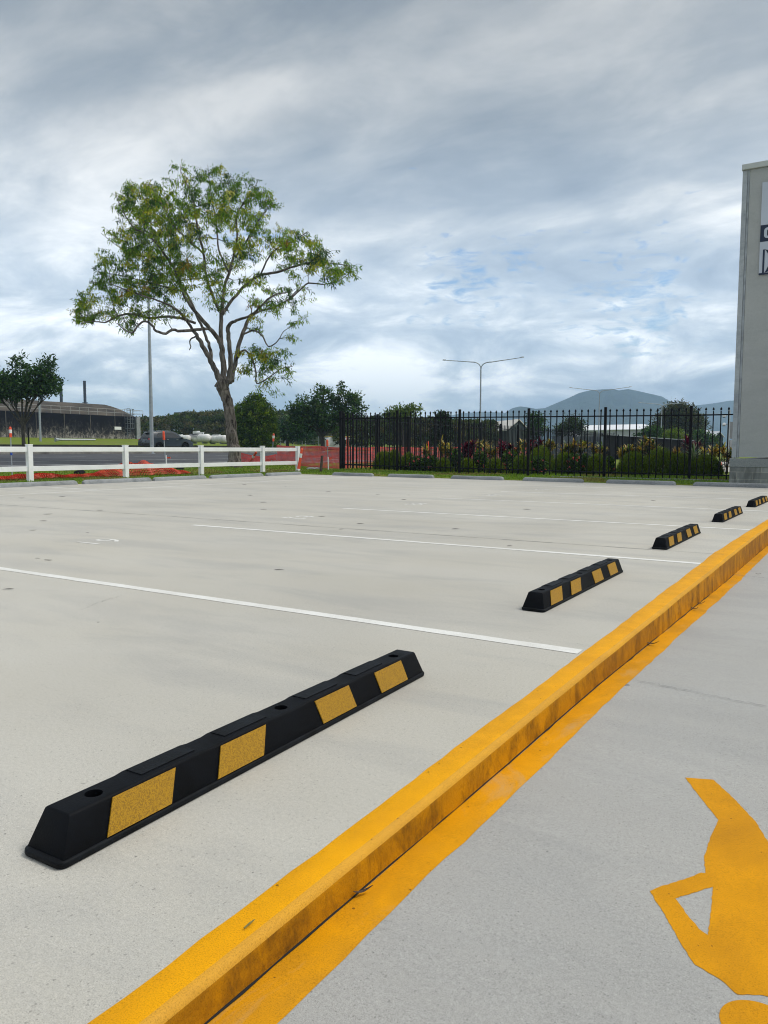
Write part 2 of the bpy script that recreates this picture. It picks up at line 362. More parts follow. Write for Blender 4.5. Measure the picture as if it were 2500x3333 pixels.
# ------------------------------------------------------------------ the ground
def Yb(x): return 21.62-.078*(x+14.5)
XS = -16.97
def ground_sheet():
    gx = [-4200, -3000, -1500, -700, -400, -250, -180]+[x for x, _ in TX if x > -170]+[-110, -80, -50, -45, -30, -26]
    gx += [-17.3, -16.99, -16.95]+[-16, -14, -12, -10, -8, -6, -4, -2, -1.2, -.6, 6, 12, 14, 16, 40, 120, 400, 1500, 4200]
    gx = sorted(set(gx)); gy = [-1900, -1000, -300, -80, -30, -8, -5, 0, 8, 16]+[20.5, 30, 34, 40, 60, 90, 140, 250, 500, 1000, 2000, 3000, 3950]
    vs = []; fs = []
    # rows that follow the skewed back edge of the slab are inserted between y = 16 and 30
    rows = []
    for y in gy:
        rows.append(lambda x, y=y: y)
        if y == 16: rows += [lambda x: min(Yb(max(-16.9, min(14, x))), 24)-.02 if x < 14 else 20.0, lambda x: min(Yb(max(-16.9, min(14, x))), 24)+.02 if x < 14 else 20.2]
    rows = [r_ for r_ in rows if r_(0) != 20.5] + []
    rows.sort(key=lambda r_: r_(-10))
    for r_ in rows:
        for x in gx:
            y = r_(x); z = tz(x, y)
            if XS < x+.0001 and -6 < y and y < (min(Yb(max(-16.9, min(14, x))), 24)-.01 if x < 14 else 20.1) and x < 13: z = -.9 if x > -1.3 else -.06
            vs.append((x, y, z))
    n = len(gx)
    for j in range(len(rows)-1):
        for i in range(n-1): fs.append((j*n+i, j*n+i+1, (j+1)*n+i+1, (j+1)*n+i))
    tag(MB().add(vs, fs).build('ground', M['turf'], recalc=False), kind='structure')
ground_sheet()
# kerb line, surveyed from the camera position
KL = [(-5, -1.005), (.7, -1.008), (2.2, -1.018), (5.5, -1.038), (6.5, -1.045), (7.3, -1.056), (8.65, -1.034), (11.3, -.983), (14, -.90), (20, -.70)]
KT = [(-5, -.915), (2.9, -.915), (5, -.906), (8, -.895), (10, -.872), (14, -.81), (20, -.62)]
KZ = [(-6, -.02), (.9, -.07), (2.3, -.09), (3.2, -.097), (4.5, -.125), (6.9, -.182), (8, -.195), (10, -.21), (22, -.3)]
def kz(y): return lerp(KZ, y)
ky = [-5+.25*i for i in range(0, 16)]+[-1+.09*i for i in range(0, 180)]+[15.2+.4*i for i in range(13)]
# car park slab
def slab():
    b = MB(); L = [(lerp(KT, y)-.012, y) for y in ky if y < 20.0]
    pts = [Vector((x, y, 0)) for x, y in L]+[Vector((12.5, 20.3, 0)) if False else Vector((lerp(KT, 19.9), Yb(-.7), 0)), Vector((XS, Yb(XS), 0)), Vector((XS, -5, 0))]
    b.prism([p+Vector((0, 0, -.12)) for p in pts], (0, 0, .12))
    o = b.build('car_park', M['slab'], recalc=True); tag(o, kind='structure')
    o['label'] = 'pale grey concrete car park'
    return o
lot = slab()
jm = pm('joint_sealant', (.17, .17, .17), .9, .2, 9.)
for (x0, x1, y) in ((-16.9, -.93, 7.22),):
    b = MB()
    for i in range(60):
        xa, xb = x0+(x1-x0)*i/60, x0+(x1-x0)*(i+1)/60
        w0 = .005+.002*math.sin(i*1.7)
        b.poly([(xa, y-w0, .003), (xb, y-w0, .003), (xb, y+w0, .003), (xa, y+w0, .003)])
    b.build('expansion_joint', jm, lot)
BAYL = [3.37, 6.575, 9.66, 12.69, 15.62, 18.28]
def strip(name, a, b, w, mat, parent, z=.0018, n=40):
    a, b = Vector(a), Vector(b); d = (b-a); nrm = Vector((-d.y, d.x)).normalized(); m = MB()
    pts = [(a+d*i/n) for i in range(n+1)]
    vs = []
    for p in pts:
        vs += [(p.x+nrm.x*(w/2+random.uniform(-.0035, .0035)), p.y+nrm.y*(w/2+random.uniform(-.0035, .0035)), z), (p.x-nrm.x*(w/2+random.uniform(-.0035, .0035)), p.y-nrm.y*(w/2+random.uniform(-.0035, .0035)), z)]
    m.add(vs, [(2*i, 2*i+1, 2*i+3, 2*i+2) for i in range(n)])
    return m.build(name, mat, parent, recalc=False)
BL = [[(0, 1850.3), (625, 1939.5), (1250, 2028.5), (1600, 2079.6), (1884, 2125.5)], [(621, 1709.5), (1250, 1754), (1875, 1803.2), (2278.8, 1836.4)], [(1116.6, 1654.4), (1250, 1662.4), (1875, 1694), (2440, 1724.9)],
      [(1421, 1621.3), (1875, 1638.2), (2500, 1664.6)], [(1636, 1599), (1875, 1608.9), (2440, 1625.4)], [(1796, 1582), (1875, 1585.5), (2500, 1603.6)]]
for k, P_ in enumerate(BL):
    G_ = [onz(*p) for p in P_]
    if k == 0: G_[0] = G_[1]+(G_[0]-G_[1]).normalized()*4.6
    if k >= 3: G_.append(Vector((-1.1, G_[-1].y, 0)))
    # a straight painted line: fit y = a + b x
    n_ = len(G_); mx_ = sum(g.x for g in G_)/n_; my_ = sum(g.y for g in G_)/n_
    bb = sum((g.x-mx_)*(g.y-my_) for g in G_)/sum((g.x-mx_)**2 for g in G_)
    x0, x1 = G_[0].x, max(g.x for g in G_)
    strip('parking_line', (x0, my_+bb*(x0-mx_)), (x1, my_+bb*(x1-mx_)), .078, M['line'], lot)
strip('parking_line', (-14.22, 2.), (-14.0, 20.9), .078, M['line'], lot)
for y in (8.0, 11.1, 14.1, 17.2, 20.2): strip('parking_line', (-16.72, y), (-14.34, y-.08), .07, M['line'], lot)
def number(txt, x, y, size=.34):
    cu = bpy.data.curves.new('bay_number', 'FONT'); cu.body = txt; cu.size = size*1.38; cu.align_x = 'CENTER'; cu.space_character = 1.25
    o = bpy.data.objects.new('tmp', cu); C.objects.link(o); dg = bpy.context.evaluated_depsgraph_get()
    me = bpy.data.meshes.new_from_object(o.evaluated_get(dg)); bpy.data.objects.remove(o); bpy.data.curves.remove(cu)
    me.name = 'bay_number'; me.materials.clear(); me.materials.append(M['line'])
    me.transform(Matrix.Translation((x, y, .002)) @ Matrix.Rotation(-math.pi/2, 4, 'Z') @ Matrix.Scale(.85, 4, (1, 0, 0)))
    o = bpy.data.objects.new('bay_number', me); C.objects.link(o); o.parent = lot; return o
for t_, x, y in (('61', -6.49, 4.87), ('62', -6.49, 8.08), ('63', -6.4, 11.1), ('64', -6.33, 14.08), ('65', -6.25, 16.75)): number(t_, x, y)
number('66', -6.1, 19.4)
# lower concrete path beside the kerb
def path():
    ys = sorted(set([round(y, 3) for y in ky if y < 22])); b = MB(); vs = []
    for y in ys:
        xk = lerp(KT, y)+.004
        vs += [(xk, y, kz(y)), (12.5, y, kz(y))]
    b.add(vs, [(2*i, 2*i+1, 2*i+3, 2*i+2) for i in range(len(ys)-1)])
    o = b.build('path', M['ramp'], recalc=False); tag(o, kind='structure'); return o
path_o = path()
def onpath(px, py):
    z = -.08
    for _ in range(12): p = onz(px, py, z); z = kz(p.y)
    return p
def crack(pts, w, parent, z0, mat=jm):
    b = MB(); vs = []
    P_ = []
    for a, c in zip(pts, pts[1:]):
        for i in range(14): P_.append(a.lerp(c, i/14)+Vector((random.gauss(0, .004), random.gauss(0, .006), 0)))
    for i, p in enumerate(P_):
        w1 = w*random.uniform(.4, 1.3); z = (kz(p.y) if parent is path_o else 0)+z0
        vs += [(p.x, p.y-w1, z), (p.x, p.y+w1, z)]
    b.add(vs, [(2*i, 2*i+1, 2*i+3, 2*i+2) for i in range(len(P_)-1)]); b.build('crack', mat, parent, recalc=False)
crack([onpath(*p) for p in ((2075, 2218), (2200, 2243), (2330, 2270), (2500, 2303))], .0016, path_o, .005)
crack([onpath(*p) for p in ((2385, 1872), (2500, 1884), (2640, 1897))], .0035, path_o, .006)
crack([onz(*p) for p in ((270, 1985), (310, 1965), (360, 1950), (400, 1938))], .002, lot, .003)
# yellow kerb
def kerb():
    o = thing('kerb', 'low kerb of concrete painted bright yellow between car park and lower path', 'kerb', (-.95, 2, 0))
    b = MB(); vs = []; mis = []
    for i, y in enumerate(ky):
        w = (noise1(y*2.3)*.004+noise1(y*17)*.0025+noise1(y*49)*.0018)
        xl = lerp(KL, y)+w; xt = lerp(KT, y)+noise1(y*3.1+40)*.0022; zb = kz(y)-.01; r_ = .021
        wob = noise1(y*1.3+9)*.0012
        vs += [(xl, y, .0004), (xl+.003, y, .0022), (xt-r_, y, .003+wob)]
        for a in (25, 50, 75): vs.append((xt-r_+r_*math.sin(R(a)), y, .0045-r_+r_*math.cos(R(a))))
        vs += [(xt, y, -.021), (xt+.003, y, (zb-.02)/2), (xt+.006+noise1(y*9+3)*.0015, y, zb)]
    k = 9; fs = []; m_ = []
    for i in range(len(ky)-1):
        for j in range(k-1):
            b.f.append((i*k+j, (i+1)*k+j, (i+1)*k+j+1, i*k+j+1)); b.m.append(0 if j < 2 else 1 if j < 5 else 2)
    b.v = vs
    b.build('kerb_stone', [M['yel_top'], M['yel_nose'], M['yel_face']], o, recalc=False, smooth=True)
    b = MB(); vs = []
    for y in ky:
        x0 = lerp(KT, y)+.0055+abs(noise1(y*6+70))*.002; x1 = -.812+(lerp(KT, y)+.915)*.55+noise1(y*2.7+20)*.004+noise1(y*23)*.003+noise1(y*60)*.002
        vs += [(x0, y, kz(y)+.0016), (x1-.03, y, kz(y)+.0012), (x1, y, kz(y)+.0008)]
    for i in range(len(ky)-1):
        for j in range(2): b.f.append((i*3+j, (i+1)*3+j, (i+1)*3+j+1, i*3+j+1)); b.m.append(0)
    b.v = vs
    b.build('painted_strip', M['yel_low'], o, recalc=False)
    b = MB(); vs = []
    for y in ky: x0 = lerp(KT, y)+.0045; vs += [(x0, y, kz(y)+.006), (x0+.0022+max(0, noise1(y*13+5))*.005, y, kz(y)+.0035)]
    b.v = vs; b.f = [(2*i, 2*i+1, 2*i+3, 2*i+2) for i in range(len(ky)-1)]; b.m = [0]*len(b.f)
    b.build('dirt_joint', M['dark'], o, recalc=False)
def noise1(x):
    i = math.floor(x); f = x-i; f = f*f*(3-2*f)
    h = lambda n: (math.sin(n*127.1+311.7)*43758.5453) % 1.0
    return (h(i)*(1-f)+h(i+1)*f)*2-1
KERB_CALL = kerb()
# painted walking figure on the path
def figure():
    z0 = [(828, 205), (1058, 222), (1220, 370), (1400, 560), (1503, 730), (1660, 980), (1730, 1300), (1710, 1700), (1630, 2010), (1503, 1993), (1430, 1978), (1255, 1975), (1150, 1880), (1060, 1820), (905, 1730), (810, 1590), (750, 1480), (640, 1290), (540, 1130), (620, 1095), (860, 1020), (960, 980), (992, 985), (980, 850), (1000, 800), (1030, 700), (1100, 550), (960, 380)]
    hole = [(748, 1190), (900, 1143), (1055, 1095), (1040, 1260), (1015, 1490), (940, 1440), (850, 1330)]
    g = lambda p: onpath(1900+p[0]*.3992, 2450+p[1]*.3992)+Vector((0, 0, .0009))
    bm = bmesh.new()
    def loop(ps, jag):
        P_ = [g(p) for p in ps]; out = []
        for a, c in zip(P_, P_[1:]+P_[:1]):
            n_ = max(2, int((c-a).length/.008))
            for i in range(n_):
                q = a.lerp(c, i/n_); 
                if i: q += Vector((random.gauss(0, jag), random.gauss(0, jag), 0))
                q.z = kz(q.y)+.0009; out.append(q)
        vs = [bm.verts.new(q) for q in out]; return [bm.edges.new((vs[i], vs[(i+1) % len(vs)])) for i in range(len(vs))]
    es = loop(z0, .0007)+loop(hole, .0007)
    bmesh.ops.triangle_fill(bm, use_beauty=True, edges=es)
    # head: a disc
    h0 = g((1350, 2020)); e1 = g((1110, 2180)); r_ = min((abs(math.hypot(e1.x-h0.x-.025, e1.y-h0.y-.004+q_/1000)-q_/1000), q_/1000) for q_ in range(60, 200))[1]
    cen = Vector((h0.x+.025, h0.y+.004-r_, 0))
    vs = []
    for i in range(60):
        a = 2*math.pi*i/60; y = cen.y+r_*math.sin(a); vs.append(bm.verts.new((cen.x+r_*math.cos(a), y, kz(y)+.0009)))
    bm.faces.new(vs)
    for f in bm.faces:
        if f.normal.z < 0: f.normal_flip()
    me = bpy.data.meshes.new('painted_figure'); bm.to_mesh(me); bm.free(); me.materials.append(M['yel_fig'])
    o = bpy.data.objects.new('painted_figure', me); C.objects.link(o); o.parent = path_o
    o['label'] = 'yellow painted walking figure on the concrete'
figure()
# ------------------------------------------------------------------ the road beyond the white fence
def band(name, xa, xb, dz, mat, y0=-60, y1=160, parent=None, n=2, kind='structure'):
    b = MB(); xs = [xa]+[x for x, _ in sorted(TX) if xa < x < xb]+[xb]; vs = []
    for x in xs: vs += [(x, y0, lerp(TX, x)+dz), (x, y1, lerp(TX, x)+dz)]
    b.add(vs, [(2*i, 2*i+2, 2*i+3, 2*i+1) for i in range(len(xs)-1)])
    o = b.build(name, mat, parent, recalc=False)
    if not parent: tag(o, kind=kind)
    return o
road = band('road', -36.9, -23.2, .012, M['asphalt'])
band('road_shoulder', -23.2, -21.95, .02, M['gutter'], parent=road)
for k, (px, py) in enumerate(((300, 1501), (300, 1512.5))):
    x = onT(px, py).x
    b = MB(); b.add([(x-.14, -60, lerp(TX, x)+.02), (x+.14, -60, lerp(TX, x)+.02), (x+.14, 160, lerp(TX, x)+.02), (x-.14, 160, lerp(TX, x)+.02)], [(0, 1, 2, 3)])
    b.build('lane_line', M['roadpaint'], road, recalc=False)
xd = onT(100, 1490).x
for i in range(-8, 16):
    y = i*6.+3.2; b = MB(); b.add([(xd-.14, y, lerp(TX, xd)+.02), (xd+.14, y, lerp(TX, xd)+.02), (xd+.14, y+3., lerp(TX, xd)+.02), (xd-.14, y+3., lerp(TX, xd)+.02)], [(0, 1, 2, 3)])
    if -1 < i < 9: b.build('lane_dash', M['roadpaint'], road, recalc=False)
def kerbrow(name, x, w, h, mat, label):
    z = lerp(TX, x-.1); b = MB(); b.box((x, 50, z+h/2-.15), (w, 220, h+.3)); o = b.build(name, mat, bevel=.03); tag(o, label, 'kerb'); return o
kerbrow('road_kerb', -37.05, .3, .07, M['dirtkerb'], 'pale concrete kerb along the far edge of the asphalt road')
band('far_road', -66, -56, .015, M['asphalt'])
o = MB().box((-67.6, 50, 1.02), (.35, 240, .46)).build('edging_wall', pm('shadow_line_edging', (.03, .028, .026), .9, .3, 2.)); tag(o, 'low dark edging below the grass in front of the stained old building', 'edging')  # near-black colour stands in for the shadow line along this low edge
# ------------------------------------------------------------------ rubber wheel stops
def wheel_stop():
    t = thing('wheel_stop', '', 'wheel stop', (0, 0, 0), 'black and yellow rubber wheel stops')
    Ln, hw, fl = 1.70, .065, .071
    # stations along the length: (y, top half-width, top z)
    A, B_ = (.0434, .1035), (.0438, .1065)
    st = [(.02, *A)]
    for y0, y1 in ((.25, .47), (.55, .77), (.93, 1.15), (1.23, 1.45)): st += [(y0-.012, *A), (y0+.012, *B_), (y1-.012, *B_), (y1+.012, *A)]
    st.append((Ln-.02, *A))
    b = MB(); vs = []
    zb = .016
    def ring(y, tw, zt, s=1., inset=0.):
        return [(-hw+inset, y, zb), (-tw, y+0, zt-.004), (-tw+.006, y, zt), (tw-.006, y, zt), (tw, y, zt-.004), (hw-inset, y, zb)]
    y0e, y1e = .046, Ln-.046
    rings = []
    rings.append([(-hw, .012, zb), (-.0725+.004, .012, zb), (-hw+.004, .012, zb), (hw-.004, .012, zb), (hw-.002, .012, zb), (hw, .012, zb)])
    st2 = [(max(y0e, min(y1e, y)), tw, zt) for y, tw, zt in st]
    rings = []
    for i, (y, tw, zt) in enumerate(st2):
        if i == 0: rings.append([(-hw, .012, zb), (-tw, y0e, zt-.004), (-tw+.006, y0e+.002, zt), (tw-.006, y0e+.002, zt), (tw, y0e, zt-.004), (hw, .012, zb)])
        elif i == len(st2)-1: rings.append([(-hw, Ln-.012, zb), (-tw, y1e, zt-.004), (-tw+.006, y1e-.002, zt), (tw-.006, y1e-.002, zt), (tw, y1e, zt-.004), (hw, Ln-.012, zb)])
        else: rings.append(ring(y, tw, zt))
    k = 6; vs = [v for r_ in rings for v in r_]; fs = []
    for i in range(len(rings)-1):
        for j in range(k-1): fs.append((i*k+j, i*k+j+1, (i+1)*k+j+1, (i+1)*k+j))
        fs.append((i*k+k-1, i*k, (i+1)*k, (i+1)*k+k-1))
    fs += [tuple(range(k-1, -1, -1)), tuple((len(rings)-1)*k+j for j in range(k))]
    b.add(vs, fs); body = b.build('body', M['rubber'], bevel=.003, segs=2, recalc=True)
    cut = MB()
    for y in (.145, .85, 1.555): cut.lathe([(.021, -.02), (.021, .2)], (0, y, 0), n=28)
    cut = cut.build('cut', M['dark'])
    md = body.modifiers.new('b', 'BOOLEAN'); md.operation = 'DIFFERENCE'; md.object = cut; md.solver = 'EXACT'
    dg = bpy.context.evaluated_depsgraph_get(); me = bpy.data.meshes.new_from_object(body.evaluated_get(dg))
    body.modifiers.clear(); body.data = me; bpy.data.objects.remove(cut); body.parent = t
    smooth_by_angle(me, .6)
    f = MB(); n = 6; rr = .022
    out = []
    for cx, cy, a0 in ((fl-rr, Ln-rr, 0), (-fl+rr, Ln-rr, 90), (-fl+rr, rr, 180), (fl-rr, rr, 270)):
        for i in range(n+1): a = R(a0+90*i/n); out.append((cx+rr*math.cos(a), cy+rr*math.sin(a)))
    f.prism([(x, y, 0) for x, y in out], (0, 0, .0175)); f.build('base_flange', M['rubber_worn'], t, bevel=.006, segs=3, smooth=True)
    for y0, y1 in ((.268, .452), (.568, .752), (.948, 1.132), (1.248, 1.432)):
        p = MB(); p.box((-.004, (y0+y1)/2, .1077), (.055, y1-y0, .003)); p.build('tread_pad', M['rubber_worn'], t, bevel=.001)
    for side in (1, -1):
        for y0, y1 in ((.127, .325), (.493, .685), (.988, 1.186), (1.357, 1.553)):
            p = MB(); z0, z1 = .0195, (.098 if side > 0 else .088); sl = (.034 if y0 < .8 else -.022)
            X = lambda z: side*(hw+(.0436-hw)*(z-zb)/(.100-zb)+.0016)
            X0, X1 = X(z0), X(z1)
            off = Vector((side*.0026, 0, .0014))
            p.prism([(X0, y0, z0), (X0, y1, z0), (X1, y1+sl, z1), (X1, y0+sl, z1)], off)
            p.build('reflective_panel', M['refl'], t)
    return t
ws = wheel_stop()
WSL = ['nearest black rubber wheel stop with yellow panels, beside the near end of yellow kerb',
       'black and yellow rubber wheel stop in the second bay, beyond the first white line',
       'middle one of five black and yellow wheel stops, in the third bay',
       'fourth black and yellow wheel stop, second farthest along the yellow kerb',
       'farthest black and yellow wheel stop, cut by the right edge of the photo']
WSP = [((-1.500, .978), (-1.525, 2.675)), ((-1.532, 4.075), (-1.527, 5.79)), ((-1.520, 7.27), (-1.505, 8.99)), ((-1.483, 10.43), (-1.452, 12.1)), ((-1.428, 13.45), (-1.39, 15.1))]
for i, (a, c) in enumerate(WSP):
    o = ws if i == 0 else copy_tree(ws)
    o.location = (a[0]-.003, a[1], .0008); o.rotation_euler = (0, 0, math.atan2(-(c[0]-a[0]), c[1]-a[1])); o['label'] = WSL[i]
# ------------------------------------------------------------------ cast concrete stops
def concrete_stop():
    b = MB(); Ln = 2.15
    prof = [(-.075, 0), (-.072, .06), (-.055, .092), (-.02, .105), (.02, .105), (.055, .092), (.072, .06), (.075, 0)]
    st = [(0, .80, .55), (.03, .93, .85), (.07, 1, 1)]+[(.07+(Ln-.14)*i/6, 1, 1) for i in range(1, 6)]+[(Ln-.07, 1, 1), (Ln-.03, .93, .85), (Ln, .80, .55)]
    vs = []; k = len(prof)
    for y, sx, sz in st: vs += [(x*sx+random.gauss(0, .0012), y-Ln/2, z*sz) for x, z in prof]
    fs = [(i*k+j, i*k+j+1, (i+1)*k+j+1, (i+1)*k+j) for i in range(len(st)-1) for j in range(k-1)]
    fs += [tuple(range(k-1, -1, -1)), tuple((len(st)-1)*k+j for j in range(k))]
    o = b.add(vs, fs).build('concrete_wheel_stop', M['stone'], smooth=True); return o
cs = concrete_stop(); first = True
rowA = [(9.93, 12.37), (12.52, 14.76), (14.83, 16.88), (17.05, 19.5), (19.66, 21.54)]
labA = ['grey concrete wheel stop at the left edge of the photo, below the first white post', 'grey concrete wheel stop below the second white fence post', 'grey concrete wheel stop below the third white fence post',
        'grey concrete wheel stop before the big tree trunk, between third and fourth white posts', 'last grey concrete wheel stop of the white fence row, by its end post']
rowB = [(1063, 1232, 1549), (1251, 1437, 1554), (1459, 1667, 1560), (1692, 1925, 1567), (1958, 2215, 1576), (2252, 2530, 1585.5)]
labB = ['concrete wheel stop in front of the corner post of the black fence', 'second concrete wheel stop from the corner along the black fence', 'third concrete wheel stop from the corner along the black fence', 'fourth concrete wheel stop from the corner along the black fence',
        'concrete wheel stop before the last black fence post near the grey wall', 'concrete wheel stop in front of the block base of the grey wall']
def put(loc, rz, ln, lab, grp):
    global first
    o = cs if first else cs.copy()
    if not first: C.objects.link(o)
    first = False
    o.location = loc; o.rotation_euler = (0, 0, rz); o.scale = (1, ln/2.15, 1); tag(o, lab, 'wheel stop', grp)
for (a, b_), l in zip(rowA, labA): put((-16.86, (a+b_)/2, .001), 0, b_-a-.05, l, 'concrete wheel stops along the white fence')
for (a, b_, y), l in zip(rowB, labB):
    p, q = onz(a, y-1), onz(b_, y+1) if b_ < 2500 else Vector((-1.45, 20.3, 0))
    if b_ >= 2500: p = onz(2252, 1582)
    m_ = (p+q)/2; d = q-p; put((m_.x, Yb(m_.x)-.12, .001), math.atan2(Yb(q.x)-Yb(p.x), d.x)+math.pi/2, abs(d.x)-.03, l, 'concrete wheel stops along the black fence')
# ------------------------------------------------------------------ white rail fence
FX = -18.8
def rail_fence():
    o = thing('rail_fence', 'white two-rail post fence along the grass at the left of the car park', 'fence', (FX, 12.3, .02))
    ys = [9.2, 12.35, 15.5, 18.62, 21.75, 23.85]
    for y in ys:
        b = MB(); b.box((FX, y, .50), (.135, .135, 1.0)); p = b.build('post', M['white_pvc'], o, bevel=.006)
        c = MB(); c.box((FX, y, 1.006), (.15, .15, .025)); c.build('post_cap', M['white_pvc'], p, origin=o.location, bevel=.008)
    for a, c in zip(ys, ys[1:]):
        for z in (.865, .345): MB().box((FX, (a+c)/2, z+.02), (.045, c-a-.12, .135)).build('rail', M['white_pvc'], o, bevel=.005)
rail_fence()
# ------------------------------------------------------------------ black picket fences
def picket_fence(name, label, a, b, nb, h=2.13, za=0., zb=0., sp=.205, post_h=.13, panelmesh=True, pst=None):
    a, b = Vector(a), Vector(b); o = thing(name, label, 'fence', (a.x, a.y, za)); d = (b-a); u = d.normalized(); L = d.length
    ang = math.atan2(u.y, u.x); rot = Matrix.Rotation(ang, 3, 'Z')
    zf = lambda t: za+(zb-za)*t/L
    for i in range(nb+1):
        t = L*i/nb; p = a+u*t; z = zf(t)
        if i == nb and pst is False: continue
        MB().box((p.x, p.y, z+h/2+.03), (.075, .075, h+.10), rz=ang).build('post', M['black_steel'], o, bevel=.004)
        q = o.children[-1]
    for i in range(nb):
        m = MB(); t0, t1 = L*i/nb+.04, L*(i+1)/nb-.04
        for zr in (.17, h-.20): pa, pb = a+u*t0, a+u*t1; m.bar((pa.x, pa.y, zf(t0)+zr), (pb.x, pb.y, zf(t1)+zr), .038, .038)
        n = max(1, round((t1-t0)/sp)); 
        for k in range(n):
            t = t0+(t1-t0)*(k+.5)/n; p = a+u*t; z = zf(t)
            m.box((p.x, p.y, z+.03+(h-.10)/2), (.029, .029, h-.10), rz=ang)
            z1 = z+h-.07
            vs = [Vector((p.x, p.y, z1))+rot@Vector(q_) for q_ in ((-.014, -.008, 0), (.014, -.008, 0), (.014, .008, 0), (-.014, .008, 0), (-.032, -.01, .035), (.032, -.01, .035), (.032, .01, .035), (-.032, .01, .035), (-.020, -.006, .065), (.020, -.006, .065), (.020, .006, .065), (-.020, .006, .065), (0, 0, .10))]
            m.add(vs, [(0, 1, 5, 4), (1, 2, 6, 5), (2, 3, 7, 6), (3, 0, 4, 7), (4, 5, 9, 8), (5, 6, 10, 9), (6, 7, 11, 10), (7, 4, 8, 11), (8, 9, 12), (9, 10, 12), (10, 11, 12), (11, 8, 12), (3, 2, 1, 0)])
        m.build('picket_panel', M['black_steel'], o, recalc=False)
    return o
BY = 24.11
PXS = [-16.92, -14.3, -11.79, -9.3, -6.76, -4.26]
pf = picket_fence('picket_fence', 'black steel picket fence along the back of the car park, before the garden', (PXS[0], BY), (PXS[5], BY), 5, za=.14, zb=.0)
m = MB()
for zr in (.17, 1.93): m.bar((-4.22, BY, zr), (-2.95, BY, zr), .038, .038)
for k in range(6):
    x = -4.06+.205*k; m.box((x, BY, .03+1.0), (.029, .029, 2.03))
    m.add([(x-.014, BY-.008, 2.06), (x+.014, BY-.008, 2.06), (x+.014, BY+.008, 2.06), (x-.014, BY+.008, 2.06), (x-.032, BY-.01, 2.095), (x+.032, BY-.01, 2.095), (x+.032, BY+.01, 2.095), (x-.032, BY+.01, 2.095), (x, BY, 2.16)], [(0, 1, 5, 4), (1, 2, 6, 5), (2, 3, 7, 6), (3, 0, 4, 7), (4, 5, 8), (5, 6, 8), (6, 7, 8), (7, 4, 8)])
m.build('picket_panel', M['black_steel'], pf, recalc=False)
picket_fence('picket_fence', 'black picket fence running back from the corner post, seen behind the garden plants', (-16.92, BY+.12), (-16.75, 62.), 15, za=.14, zb=.05, sp=.21)
picket_fence('picket_fence', 'small far black picket fence beside the driveway, left of the grey wall', tuple(onY(2236, 1440, 66).xy), tuple(onY(2392, 1440, 66).xy), 4, h=1.75, za=-.35, zb=-.35, sp=.24)
# dark screened fence closing the garden at the back
p0, p1 = onY(1962, 1415, 60.), onY(2262, 1435, 66.)
o = thing('screen_fence', 'long dark solid screen fence behind the yellow and red plants', 'fence', (p0.x, p0.y, 0))
b = MB(); b.prism([(p0.x, p0.y, -.2), (p1.x, p1.y, -.2), (p1.x, p1.y, p1.z), (p0.x, p0.y, p0.z)], (0, .06, 0)); b.build('screen', pm('shade_cloth', (.012, .013, .016), .9, .3, 2.), o)
for i in range(7):
    q = p0.lerp(p1, i/6); MB().box((q.x, q.y-.07, (q.z+.1)/2), (.09, .09, q.z+.1)).build('post', M['black_steel'], o)
b = MB(); b.bar(p0+Vector((0, -.06, .03)), p1+Vector((0, -.06, .03)), .05, .05); b.build('top_rail', M['galv'], o)
# concrete mowing strip below the fence near the wall
o = MB().prism([(-8.4, 23.8, 0), (-2.99, 23.66, 0), (-2.99, 23.84, 0), (-8.4, 23.98, 0)], (0, 0, .055)).build('garden_edging', M['stone'], bevel=.01)
tag(o, 'narrow concrete edging strip at the foot of the black fence', 'edging')
